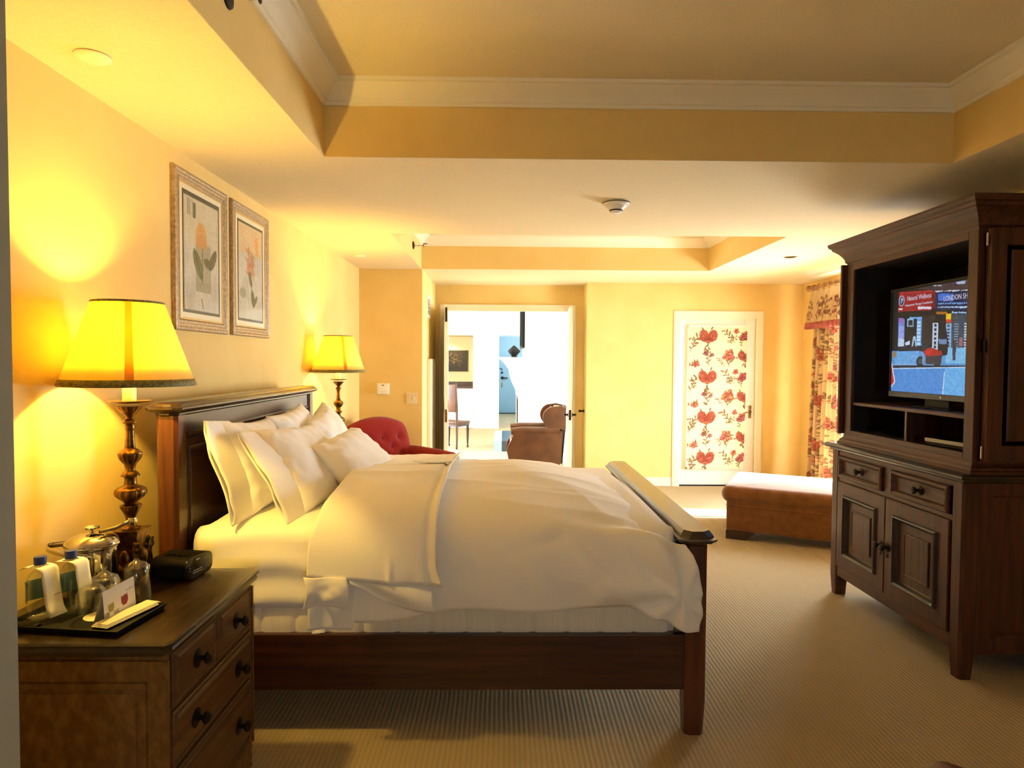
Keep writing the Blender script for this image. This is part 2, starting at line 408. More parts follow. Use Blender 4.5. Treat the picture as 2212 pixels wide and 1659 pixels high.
# ================================================================== ROOM
S, TOP = 2.55, 2.90
WL, FW, AB = -1.555, 8.12, 8.45
def wallbox(name, *a, m=M_wall): return struct(obj(name, B().box(*a), m))
struct(obj('floor', B().box(-4.2, 5, -2.7, 20, -.06, 0), M_carpet))
wallbox('wall_left', WL-.1, WL, -2.7, 7.05, 0, TOP+.05)
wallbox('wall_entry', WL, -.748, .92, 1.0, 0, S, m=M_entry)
b = B(); y0, y1 = -2.8, -2.7
b.box(WL, .72, y0, y1, 0, TOP+.05); b.box(1.18, 3.05, y0, y1, 0, TOP+.05); b.box(.72, 1.18, y0, y1, 0, 1.075); b.box(.72, 1.18, y0, y1, 1.625, TOP+.05)
struct(obj('wall_near', b, M_wall))
w3 = struct(bpy.data.objects.new('window_3', None)); COL.objects.link(w3); w3.location = (.95, -2.75, 1.35)  # unseen window added behind the camera for neutral light on the bed
obj('window_frame', B().mold(fy(0,0,0,1), .46, .55, [(0,-.04),(0,.055),(.03,.055),(.03,-.04)]), M_white, w3)
obj('window_pane', B().box(-.20, .20, -.003, .003, -.245, .245), M_pane, w3)
wallbox('wall_right', 2.97, 3.07, -2.7, 4.62, 0, TOP+.05)
wallbox('wall_right_return', 3.07, 3.875, 4.52, 4.62, 0, S)
wallbox('wall_corner', WL-.1, -.875, 7.05, 8.6, 0, S)
wallbox('wall_alcove_side', 1.05, 1.12, FW, AB+.1, 0, S)
b = B(); y0, y1 = AB, AB+.1
b.box(-.875, -.765, y0, y1, 0, S); b.box(.88, 1.05, y0, y1, 0, S); b.box(-.765, .88, y0, y1, 2.225, S)
struct(obj('wall_alcove', b, M_wall))
b = B(); y0, y1 = FW, FW+.14
b.box(1.12, 2.225, y0, y1, 0, S); b.box(3.19, 3.875, y0, y1, 0, S); b.box(2.225, 3.19, y0, y1, 2.115, S)
struct(obj('wall_far', b, M_wall))
b = B(); x0, x1 = 3.775, 3.875
b.box(x0, x1, 4.62, 5.70, 0, S); b.box(x0, x1, 7.12, FW, 0, S); b.box(x0, x1, 5.70, 7.12, 2.36, S); b.box(x0, x1, 5.70, 7.12, 0, .1)
struct(obj('wall_window', b, M_wall))
# soffit with two trays
T1 = (-.88, 2.23, -2.0, 3.22); T2 = (-.88, 2.23, 5.11, 7.03)
b = B()
for x0, x1, y0, y1 in ((WL, -.882, -2.7, 7.05), (2.232, 3.9, -2.7, 8.6), (-.882, 2.232, -2.7, -2.002), (-.882, 2.232, 3.222, 5.108), (-.882, 2.232, 7.032, 8.6)):
    b.box(x0, x1, y0, y1, S, S+.06)
for x0, x1, y0, y1 in (T1, T2): b.box(x0-.1, x1+.1, y0-.1, y1+.1, TOP, TOP+.06)
struct(obj('ceiling', b, M_ceil))
b = B()
for x0, x1, y0, y1 in (T1, T2):
    e = .0; t = .08
    b.box(x0-t, x0, y0-t, y1+t, S+.002, TOP); b.box(x1, x1+t, y0-t, y1+t, S+.002, TOP)
    b.box(x0, x1, y0-t, y0, S+.002, TOP); b.box(x0, x1, y1, y1+t, S+.002, TOP)
struct(obj('wall_tray', b, M_wall))
for k, (x0, x1, y0, y1) in enumerate((T1, T2)):
    cx, cy, w, h = (x0+x1)/2, (y0+y1)/2, x1-x0, y1-y0
    prof = [(0, -.105), (.012, -.105), (.016, -.09), (.024, -.086), (.03, -.07), (.05, -.045), (.075, -.03), (.082, -.018), (.095, -.014), (.1, 0)]
    b = B().mold(lambda u, v, n: (cx+u, cy+v, TOP+n), w, h, prof)
    struct(obj('trim_%d' % (k+1), b, M_trim, smooth=30, wn=False))
# baseboards
def base(name, x0, x1, y0, y1): struct(obj(name, B().box(x0, x1, y0, y1, 0, .11, bev=.004, seg=1), M_trim))
base('baseboard_far', 1.12, 2.13, FW-.015, FW); base('baseboard_far', 3.285, 3.775, FW-.015, FW)
base('baseboard_corner', WL, -.86, 7.035, 7.05); base('baseboard_alcove', -.875, -.86, 7.05, AB); base('baseboard_left', WL, WL+.015, 1.0, 7.035)
# casings
def casing(name, f, w, h, cw, ct, m=M_trim):
    b = B()
    for u0, u1, v0, v1 in ((-w/2, -w/2+cw, 0, h), (w/2-cw, w/2, 0, h), (-w/2+cw, w/2-cw, h-cw, h)):
        P = [f(u, v, n) for v in (v0, v1) for u, n in ((u0,0),(u0,ct*.6),(u0+(u1-u0)*.2,ct),(u0+(u1-u0)*.85,ct),(u1,ct*.55),(u1,0))]
        b.loft([P[:6], P[6:]])
    return struct(obj(name, b, m))
casing('trim_3', fy(2.7075, FW, 0), 1.135, 2.205, .095, .022)
casing('trim_4', fy(.0615, AB, 0), 1.775, 2.295, .085, .022)

# balcony door (door_1): white frame, glass, lever
d1 = struct(bpy.data.objects.new('door_1', None)); COL.objects.link(d1); d1.location = (2.7075, FW+.03, 0)
b = B()
for a in ((-.482,-.375,0,.045,.01,2.11), (.345,.482,0,.045,.01,2.11), (-.375,.345,0,.045,2.0,2.11), (-.375,.345,0,.045,.01,.24)): b.box(*a, bev=.003, seg=1)
obj('door_frame', b, M_white, d1)
obj('glass_pane', B().box(-.375, .345, .018, .024, .24, 2.0), M_pane, d1)
b = B().box(.408, .442, -.006, 0, .86, 1.02, bev=.002, seg=1); b.tube([(.425,-.004,.94),(.425,-.05,.94)], .008); b.tube([(.425,-.05,.94),(.40,-.055,.94),(.34,-.052,.935)], .008)
h = obj('door_handle', b, M_brass, d1, 40)
obj('threshold', B().box(-.48, .48, -.035, .05, 0, .012), M_blackm, d1)

# double doors (door_2, door_3) standing open into the alcove
def leaf_door(name, x, sgn):
    d = struct(bpy.data.objects.new(name, None)); COL.objects.link(d); d.location = (x, AB-.02, 0)
    w, t = .8, .04
    b = B().box(-t/2, t/2, -w, 0, .012, 2.205)
    obj('door_leaf', b, M_trim, d)
    for s_ in (-1, 1):
        b = B()
        for z0, z1 in ((.2, .95), (1.1, 2.03)):
            b.mold(fx(s_*t/2, -w/2, (z0+z1)/2, s_), w-.24, z1-z0, [(0,0),(0,.004),(.012,.008),(.03,.003),(.036,0)])
        obj('door_panel', b, M_trim, d)
    return d
d2 = leaf_door('door_2', -.735, 1); d3 = leaf_door('door_3', .855, -1)
d2.rotation_euler.z = math.radians(5.0); d3.rotation_euler.z = math.radians(-4.0)
b = B().box(-.012, .012, -.804, -.796, .84, .99); obj('strike_plate', b, M_brass, d2)
b = B().box(-.012, .012, -.803, -.796, 2.02, 2.19); obj('flush_bolt', b, M_iron, d2)
b = B()
for s_ in (-1, 1):
    b.lathe([(.028,0),(.028,.006),(.014,.012),(.011,.05)], M=Matrix.Translation((s_*.02, -.74, .93)) @ Matrix.Rotation(s_*PI/2, 4, 'Y'), seg=16)
    b.tube([(s_*.065,-.74,.93),(s_*.07,-.70,.93),(s_*.068,-.63,.925)], .010)
obj('door_handle', b, M_iron, d3, 40)
obj('latch_plate', B().box(-.013, .013, -.804, -.796, .87, .99), M_iron, d3)
# side panel and vent on the alcove's side wall
o = tag(obj('wall_panel', B().box(0, .045, -.25, .28, 0, 1.585, bev=.006), M_trim, loc=(-.875, 7.78, .0)), 'tall flat white panel fixed low on the alcove side wall', 'panel')
v = thing('air_vent', 'small slatted air vent high on the alcove side wall', 'vent', (-.875, 7.62, 2.19))
obj('vent_frame', B().mold(fx(0,0,0), .34, .26, [(0,0),(0,.008),(.012,.012),(.03,.01),(.032,0)]), M_trim, v)
obj('vent_back', B().box(.0005, .002, -.15, .15, -.11, .11), M_blackm, v)
for k in range(10):
    z = -.09+k*.02
    obj('vent_slat', B().box(.002, .012, -.142, .142, z-.004, z+.003, M=None), M_trim, v)

# ceiling fittings
def sprinkler(loc, label, rotz, k=1.0):
    t = thing('fire_sprinkler', label, 'sprinkler', loc, rotz, None)
    obj('escutcheon', B().lathe([(.038*k,0),(.036*k,.006),(.02*k,.012),(.012*k,.013)], M=Matrix.Rotation(PI/2, 4, 'Y'), seg=24), M_iron if k < 1.2 else M_chrome, t, 40)
    b = B().tube([(.01,0,0),(.06*k,0,0)], .009*k)
    for s_ in (-1, 1): b.tube([(.05*k,0,0),(.065*k,s_*.016*k,0),(.085*k,s_*.012*k,0),(.1*k,0,0)], .004*k, 6)
    obj('nozzle', b, M_chrome, t, 40)
    b = B().lathe([(.002,0),(.02*k,.0),(.02*k,.002),(.002,.003)], c=(.1*k,0,0), M=Matrix.Rotation(PI/2, 4, 'Y'), seg=16); b.box(.095*k,.135*k,-.018*k,.018*k,.014*k,.017*k)
    obj('deflector', b, M_iron, t)
sprinkler((-.88, 2.11, 2.705), 'chrome sprinkler head on the side of the nearer ceiling recess', 0, 1.0)
sprinkler((-.875, 6.35, 2.68), 'small dark sprinkler head on the side of the far ceiling recess', 0, 1.0)
tag(obj('sprinkler_cover', B().lathe([(.053,0),(.055,-.004),(.05,-.009),(.03,-.011),(.001,-.0115)], seg=40), M_trim, smooth=40, loc=(-1.356, 2.19, S)), 'round cream sprinkler cover plate above the nearer table lamp', 'cover plate')
tag(obj('sprinkler_cover', B().lathe([(.053,0),(.055,-.004),(.05,-.009),(.03,-.011),(.001,-.0115)], seg=40), M_trim, smooth=40, loc=(-1.36, 6.18, S)), 'round cream sprinkler cover plate above the red armchair', 'cover plate')
sd = thing('smoke_detector', 'white round smoke detector on the ceiling between the recesses', 'detector', (.70, 4.06, S))
obj('base_ring', B().lathe([(.082,0),(.084,-.012),(.078,-.022),(.066,-.024)], seg=40), M_white, sd, 40)
obj('sensor_slot', B().lathe([(.078,-.0055),(.0855,-.006),(.0855,-.0105),(.078,-.011)], seg=40), M_blackm, sd, 40)
obj('housing', B().lathe([(.066,-.02),(.06,-.034),(.046,-.046),(.042,-.05)], seg=40), M_white, sd, 40)
obj('sensor_slot', B().lathe([(.038,-.048),(.041,-.049),(.041,-.056),(.036,-.057)], seg=40), M_blackm, sd, 40)
obj('sensor_cap', B().lathe([(.038,-.056),(.036,-.064),(.024,-.07),(.001,-.072)], seg=40), M_white, sd, 40)
dl = thing('downlight', 'unlit recessed downlight with bright rim near the curtain', 'light', (2.68, 6.05, S))
obj('rim', B().lathe([(.062,0),(.062,-.004),(.05,-.006),(.047,.0)], seg=32), M_steel, dl, 40)
obj('reflector', B().lathe([(.047,-.004),(.03,-.0025),(.001,-.002)], seg=32), M_blackm, dl, 40)
# wall plates
kp = thing('card_switch', 'white hotel card switch box on the wall above the red armchair', 'switch', (-1.295, 7.05, 1.255))
obj('housing', B().box(-.065, .065, -.022, 0, -.06, .06, bev=.006), M_white, kp)
obj('card_slot', B().box(-.012, .012, -.0235, -.02, .034, .042), M_blackm, kp)
obj('card', B().box(-.047, .047, -.03, -.018, -.03, .022, bev=.002, seg=1), M_paper, kp)
sw = thing('light_switch', 'ivory double light switch plate beside the alcove corner', 'switch', (-.985, 7.05, 1.152))
obj('plate', B().box(-.058, .058, -.007, 0, -.06, .06, bev=.003), M_plate, sw)
for s_ in (-1, 1): obj('toggle', B().box(s_*.025-.006, s_*.025+.006, -.018, -.006, -.012, .014, bev=.002, seg=1), M_plate, sw)
ds = tag(obj('door_stop', B().lathe([(.022,0),(.022,.006),(.012,.012),(.012,.05),(.018,.055),(.016,.07),(.001,.072)], M=Matrix.Rotation(-PI/2, 4, 'Y'), seg=20), M_iron, smooth=40, loc=(1.05, 8.3, .93)), 'small dark round door stop on the alcove side wall', 'door stop')

# window_1 in the window wall
w1 = struct(bpy.data.objects.new('window_1', None)); COL.objects.link(w1); w1.location = (3.825, 6.41, 1.23)
obj('window_frame', B().mold(fx(-.02,0,0,-1), 1.42, 2.26, [(0,-.05),(0,.01),(.06,.01),(.06,-.05)]), M_white, w1)
for y in (0,): obj('mullion', B().box(-.02, .03, y-.03, y+.03, -1.07, 1.07), M_white, w1)
for y0, y1 in ((-.65,-.03), (.03,.65)): obj('window_pane', B().box(0, .006, y0, y1, -1.07, 1.07), M_pane, w1)

# ================================================================== BED
BX, BY = 0.0, 3.585
bed = thing('bed', 'large dark walnut bed with panelled headboard and low footboard', 'bed', (0, 0, 0))
def clip_rect(x0, x1, y0, y1, c): return [(x0+c,y0),(x1-c,y0),(x1,y0+c),(x1,y1-c),(x1-c,y1),(x0+c,y1),(x0,y1-c),(x0,y0+c)]
def cap(b, x0, x1, y0, y1, z0, steps, c):
    # stacked, clipped-corner profile: steps = [(outset, dz)...]
    b.loft([[(px, py, z0+dz) for px, py in clip_rect(x0-o, x1+o, y0-o, y1+o, c)] for o, dz in steps])
def post(name, x0, x1, y0, y1, z1, taper=.006, c=.014):
    b = B()
    b.loft([[(p[0], p[1], z) for p in clip_rect(x0+o, x1-o, y0+o, y1-o, c)] for z, o in ((0, taper), (.14, 0), (z1, 0))])
    return obj(name, b, M_bedz, bed)
YN0, YN1, YF0, YF1 = 2.635, 2.725, 4.44, 4.53
post('headboard_post', -1.405, -1.318, YN0, YN1, 1.325); post('headboard_post', -1.405, -1.318, YF0, YF1, 1.325)
post('footboard_post', .762, .851, YN0, YN1, .80); post('footboard_post', .762, .851, YF0, YF1, .80)
b = B(); cap(b, -1.405, -1.325, YN0, YF1, 1.322, [(.002,0),(.008,.006),(.008,.012),(.03,.022),(.036,.03),(.036,.036),(.026,.042),(.022,.05),(.01,.057),(.008,.06)], .028)
obj('headboard_cap', b, M_cap, bed, 30)
b = B(); cap(b, .762, .851, YN0, YF1, .797, [(.002,0),(.01,.006),(.012,.012),(.032,.018),(.036,.024),(.036,.03),(.026,.035),(.022,.044),(.012,.058),(.008,.063)], .03)
obj('footboard_cap', b, M_cap, bed, 30)
obj('headboard_panel', B().box(-1.375, -1.345, YN1, YF0, .3, 1.322), M_bedy, bed)
obj('headboard_frieze', B().box(-1.346, -1.334, YN1, YF0, 1.245, 1.322), M_bedy, bed)
obj('headboard_moulding', B().box(-1.346, -1.322, YN1+.015, YF0-.015, 1.232, 1.248, bev=.005), M_bedy, bed, 40)
b = B(); hw, hh = YF0-YN1, .93
b.mold(fx(-1.346, (YN1+YF0)/2, 1.22-hh/2), hw, hh, [(0,0),(0,.012),(.035,.012),(.04,.02),(.05,.02),(.062,.008),(.07,-.004)])
obj('panel_frame', b, M_bedy, bed)
obj('headboard_rail', B().box(-1.39, -1.35, YN1, YF0, .2, .42), M_bedy, bed)
obj('footboard_panel', B().box(.785, .828, YN1, YF0, .25, .80), M_bedy, bed)
b = B()
for s_, x in ((-1, .785), (1, .828)): b.mold(fx(x, (YN1+YF0)/2, .525, s_), hw, .55, [(0,0),(0,.012),(.07,.012),(.08,.006),(.09,0)])
obj('panel_frame', b, M_bedy, bed)
for y0, y1 in ((2.652, 2.688), (4.476, 4.512)):
    obj('side_rail', B().box(-1.32, .765, y0, y1, .187, .42, bev=.004), M_bedx, bed)
# box spring: quilted panels
bs = thing('box_spring', 'cream quilted box spring between the bed rails', 'box spring', (0, 0, 0))
obj('core', B().box(-1.295, .735, 2.70, 4.46, .36, .53, bev=.02), M_tick, bs)
n = 14; x0, x1 = -1.285, .70; w = (x1-x0)/n
for k in range(n):
    a = x0+k*w
    b = B().grid(lambda u, v: (a+u*w, 2.688-.008*min(1, 9*min(u, 1-u))**.5-.005*math.sin(PI*v), .40+v*.125), 8, 6)
    obj('quilted_panel', b, M_tick, bs, 60)
b = B().grid(lambda u, v: (-.765+u*.04-.008*v, 2.672-.004*math.sin(3*u)-.01*v, .47-v*.045), 4, 6); obj('care_tag', b, M_paper, bs, 60)
b = B().grid(lambda u, v: (-.792+u*.035+.012*(1-v), 2.668-.006*v, .435-v*.025), 3, 4); obj('care_tag', b, M_paper, bs, 60)

# mattress under a fitted sheet: one soft cross-section swept along x
def cross(pts, n):
    P = np.array(pts, float)
    # Catmull-Rom resample by arc length
    Q = []
    for i in range(len(P)-1):
        p0, p1, p2, p3 = P[max(i-1,0)], P[i], P[i+1], P[min(i+2, len(P)-1)]
        for t in np.linspace(0, 1, 16, endpoint=False):
            Q.append(.5*((2*p1)+(-p0+p2)*t+(2*p0-5*p1+4*p2-p3)*t*t+(-p0+3*p1-3*p2+p3)*t**3))
    Q.append(P[-1]); Q = np.array(Q); d = np.r_[0, np.cumsum(np.hypot(*np.diff(Q, axis=0).T))]
    s = np.linspace(0, d[-1], n); return np.c_[np.interp(s, d, Q[:,0]), np.interp(s, d, Q[:,1])], d[-1]
MC, ml = cross([(2.70,.515),(2.672,.535),(2.664,.60),(2.664,.72),(2.672,.79),(2.70,.835),(2.78,.858),(3.0,.868),(3.58,.866),(4.15,.846),(4.4,.832),(4.46,.80),(4.49,.76),(4.48,.53)], 90)
def matt(u, v):
    i = v*(len(MC)-1); k = min(int(i), len(MC)-2); f = i-k
    y, z = MC[k]*(1-f)+MC[k+1]*f
    x = -1.285+u*2.02
    e = sstep(0, .03, u)*sstep(0, .02, 1-u)
    side = sstep(2.9, 2.68, y)
    r = .012*math.sin((z-.5)*44+nz(x,z,1,2.2)*3)*side*(.4+.6*sstep(-.3,.4,nz(x*.9, z*3, 5)))
    r += .006*nz(x*1.2, z*9, 2, 1.6)*side
    return (x, y-r-(1-e)*0+.03*(1-e)*side, z-(1-e)*.05*(1-side)+.006*nz(x, y, 7, 2.5)*(1-side))
mt = tag(obj('mattress', B().grid(matt, 80, 89), M_linen, smooth=70), 'thick mattress in a cream fitted sheet with slack wrinkled sides', 'mattress')
md = mt.modifiers.new('thickness', 'SOLIDIFY'); md.thickness = .01

# duvet
DC, dlen = cross([(2.568,.545),(2.56,.64),(2.566,.74),(2.59,.82),(2.64,.885),(2.74,.928),(2.95,.955),(3.25,.972),(3.55,.970),(3.95,.938),(4.25,.898),(4.42,.866),(4.52,.80),(4.55,.74),(4.555,.6)], 150)
def prof(v):
    i = v*(len(DC)-1); k = min(int(i), len(DC)-2); f = i-k
    p = DC[k]*(1-f)+DC[k+1]*f; q = DC[min(k+1, len(DC)-1)]-DC[max(k-1,0)]
    L = math.hypot(*q); return p[0], p[1], -q[1]/L if False else -q[1]/L, q[0]/L
def folds(x, y, z, t):
    # soft puffiness, long folds along the bed, creases fanning into the foot corner
    side = sstep(2.9, 2.6, y)
    d = .022*nz(x*1.3, y*1.6, 3)+.012*nz(x*3.2, y*3.0+z*3, 9)+.008*(1-2*abs(nz(x*2.2+y*.5, y*.9, 77)))**3*(1-side)
    d += (.008*(1-abs(nz(x*1.1+y*.25, y*3.6, 21))*2)**3)*(1-side)
    d += side*(.026*nz(x*2.0, z*2.2, 31)+.010*(1-2*abs(nz(x*2.6+z*1.6, z*2.5-x*1.1, 41)))**2)
    cxn, czn = x-.72, z-.62
    ang = math.atan2(czn, -cxn+.001); rr = math.hypot(cxn, czn)
    d += side*.022*math.sin(ang*7+nz(x,z,2,3)*2)*math.exp(-((rr-.22)/.2)**2)
    return d
CRE = [(.55,.56,.30,.80,.022,.012),(.66,.60,.52,.82,.02,-.012),(.20,.58,.12,.74,.025,.010),(-.10,.60,-.16,.78,.02,.010),(.36,.57,.44,.66,.03,.014),(.05,.80,.25,.84,.018,-.008),(-.22,.66,-.05,.60,.02,.009),(.60,.84,.72,.72,.02,.012)]
def crease(x, z):
    d = 0
    for x0, z0, x1, z1, w, a in CRE:
        dx, dz = x1-x0, z1-z0; t = ((x-x0)*dx+(z-z0)*dz)/(dx*dx+dz*dz)
        if -.2 < t < 1.2:
            p = abs((x-x0)*dz-(z-z0)*dx)/math.hypot(dx, dz); d += a*math.exp(-(p/w)**2)*max(0, math.sin(PI*(t+.2)/1.4))
    return d
def duvet(u, v):
    y, z, ny, nzv = prof(v)
    side = sstep(2.72, 2.58, y)
    xr = .748+.046*side*sstep(.86,.72,z)
    x = -.75+u*(xr+.75)
    hem = sstep(.20, .0, v)
    z += hem*(.02*math.sin(x*3.6+.6)-.012*math.sin(x*9)) - hem*.055*sstep(.45,.78,x)
    d = folds(x, y, z, v)+crease(x, z)*side
    top = 1-side
    z -= top*.16*(max(0, x+.05)/.8)**2.2                      # slopes down to the footboard
    z -= top*.075*sstep(.05,0,u)
    y += side*(.05*sstep(.05,0,u)*0)
    y -= side*.012*sstep(.5,.78,x)
    return (x, y+ny*d*.9-side*.004, z+max(-.02, nzv*d))
dv = tag(obj('duvet', B().grid(duvet, 170, 149), M_duvet, smooth=80), 'plump white striped duvet spread over the bed to the footboard', 'duvet')
md = dv.modifiers.new('thickness', 'SOLIDIFY'); md.thickness = .012; md.offset = -1
# turned-down top sheet with the layers hanging below it
ts = thing('top_sheet', 'smooth cream top sheet folded back over the pillow end of the duvet', 'sheet', (0, 0, 0))
def flap(u, v):
    v0 = .060-.010*u+.0015*math.sin(u*7)
    y, z, ny, nzv = prof(v0+v*(1-v0-.06))
    side = sstep(2.72, 2.58, y)
    x = -.768+u*(.518+.012*math.sin(z*5)) + .02*side*sstep(.85,1,u)*sstep(.74,.69,z)
    d = folds(x, y, z, v)*.9+.034
    d += .006*math.exp(-((u-.64)/.025)**2)*side*sstep(.80,.70,z) - .012*math.exp(-((u-.93)/.02)**2)
    d += .016*sstep(.95,1,u)+.012*sstep(.8,1,u)*side*sstep(.78,.70,z)
    d += .010*math.sin(u*9+z*4+y*2)*nz(x*2, y*1.5, 12)
    z -= (1-side)*.085*sstep(.05,0,u)
    return (x, y+ny*d, z+nzv*d)
o = obj('folded_flap', B().grid(flap, 70, 120), M_linen, ts, 80); md = o.modifiers.new('thickness', 'SOLIDIFY'); md.thickness = .006
def corner1(u, v):
    x = -.772+u*.165+.010*math.sin(v*4); z = .70-v*(.125-.02*math.sin(u*3))
    return (x, 2.530-.010*math.sin(v*PI)-.004*nz(u*3, v*4, 3)-.004*math.sin(u*8+v*3), z)
o = obj('hanging_corner', B().grid(corner1, 24, 20), M_linen, ts, 80); o.modifiers.new('thickness', 'SOLIDIFY').thickness = .012
def corner2(u, v):
    x = -.765+u*.195-.02*v*u; z = .70-v*(.215+.0*u)
    return (x, 2.553-.012*sstep(.4,0,u)*v-.004*math.sin(u*6+v*3), z)
o = obj('hanging_sheet', B().grid(corner2, 20, 20), M_linen, ts, 80); o.modifiers.new('thickness', 'SOLIDIFY').thickness = .004
def corner3(u, v):
    x = -.60+u*.32; lo = .085+.045*math.sin(u*2.6-.9) ; z = .70-v*lo*sstep(-.1,.5,u+.1)
    return (x+.02*v*u, 2.540-.008*math.sin(v*PI)-.008*math.sin(u*6-v*5), z-.005)
o = obj('hanging_corner', B().grid(corner3, 30, 14), M_linen, ts, 80); o.modifiers.new('thickness', 'SOLIDIFY').thickness = .01
# small card on the bed
zc = max(flap(.77+du, k*.004)[2] for k in range(90, 190) for du in (-.15, 0, .15) if abs(flap(.77, k*.004)[1]-3.5) < .08)
b = B().lathe([(.001,0),(1,0),(1,.018),(.001,.02)], seg=32); b.xform(Matrix.Translation((-.37, 3.50, zc+.003)) @ Matrix.Diagonal((.11,.07,.25,1)))
tag(obj('paper_card', b, M_paper, smooth=40), 'small oval white card lying on top of the duvet', 'card')

# ------------------------------------------------------------------ pillows
def pillow_mesh(w, h, t, seed, pinch=.1, n=(44, 32), wr=1.0):
    b = B(); nu, nv = n; V = {}
    def P(i, j, s_):
        u, v = i/nu*2-1, j/nv*2-1
        x = w/2*u*(1-pinch*(1-v*v)*abs(u)**2); y = h/2*v*(1-pinch*(1-u*u)*abs(v)**2)
        e = max(0, (1-abs(u)**2.4)*(1-abs(v)**2.4))
        z = s_*t/2*e**.42
        if e > 0:
            k = wr*(1-e)
            z += s_*(.012*nz(u*2.2, v*2.2, seed+s_*3)+.012*k*nz(u*6, v*6, seed)+.008*k*math.sin(u*17+seed)*abs(v)**2+.006*k*math.sin(v*19)*abs(u)**2)*min(1, e*6)
        return (x, y, z)
    for s_ in (-1, 1):
        for j in range(nv+1):
            for i in range(nu+1):
                if s_ == 1 and (i in (0, nu) or j in (0, nv)): V[(i,j,1)] = V[(i,j,-1)]
                else: V[(i,j,s_)] = b.bm.verts.new(P(i, j, s_))
    for s_ in (-1, 1):
        for j in range(nv):
            for i in range(nu):
                q = [V[(i,j,s_)], V[(i+1,j,s_)], V[(i+1,j+1,s_)], V[(i,j+1,s_)]]
                b.face(q if s_ == 1 else q[::-1])
    return b
def sleeve(w, h, t, L, seed, gap=.28):
    # open pillowcase end: a flattened tube running past the pillow's -x end
    n = 40; rings = []
    for k in range(13):
        f = k/12; x = -w/2+.12-f*(L+.12); ring = []
        for i in range(n):
            a = 2*PI*i/n; v = math.cos(a); s_ = math.sin(a)
            th = t*.5*(.50*(1-f)+gap*.42*f)*abs(s_)**.7*(1 if s_ >= 0 else -1)
            hh = h/2*(1.0-.0*f)*(1+.03*f)
            wob = .008*f*math.sin(v*4+seed)+.010*f*nz(v*2, s_*2, seed)
            ring.append((x+.02*f*nz(v*1.5, s_, seed+4)+.02*f*v, hh*v, th+wob))
        rings.append(ring)
    return B().loft(rings, True, False, False)
def pillow(label, c, w, h, t, yaw, lean, roll=0, seed=0, case=0, pinch=.1):
    # local x along the long edge, local y up the pillow, local z its thickness (front)
    o = thing('pillow', label, 'pillow', c, 0, 'bed pillows')
    # long axis along +y, face towards +x, leaning back by `lean` from the vertical
    up = Vector((-math.sin(lean), 0, math.cos(lean))); lx = Vector((0,1,0)); nrm = lx.cross(up)
    Rm = Matrix((lx, up, nrm)).transposed().to_4x4()
    Rm = Matrix.Rotation(yaw, 4, 'Z') @ Rm @ Matrix.Rotation(roll, 4, 'Z')
    obj('pillow_body', pillow_mesh(w, h, t, seed, pinch).xform(Rm), M_linen, o, 80)
    if case:
        q = obj('case_hem', sleeve(w, h*.97, t, case, seed).xform(Rm), M_linen, o, 80); q.modifiers.new('thickness', 'SOLIDIFY').thickness = .004
    return o
R = math.radians
pillow('big white pillow leaning on the headboard at the near side, case end open', (-1.19, 3.17, 1.05), .66, .46, .19, R(2), R(20), R(-4), 3, .13)
pillow('white pillow resting in front of the near headboard pillow, open end drooping', (-.97, 3.24, 1.03), .66, .46, .19, R(-6), R(34), R(-3), 8, .12)
pillow('white pillow standing mid headboard, mostly hidden behind the others', (-1.21, 3.80, 1.06), .62, .44, .18, R(0), R(16), R(3), 12)
pillow('puffy white pillow at the far side below the farther lamp', (-1.07, 4.08, 1.045), .66, .44, .2, R(4), R(28), R(8), 17)
pillow('small white pillow tilted forward in front on top of the rest', (-.765, 3.50, 1.0), .68, .42, .19, R(-5), R(46), R(3), 23, pinch=.06)

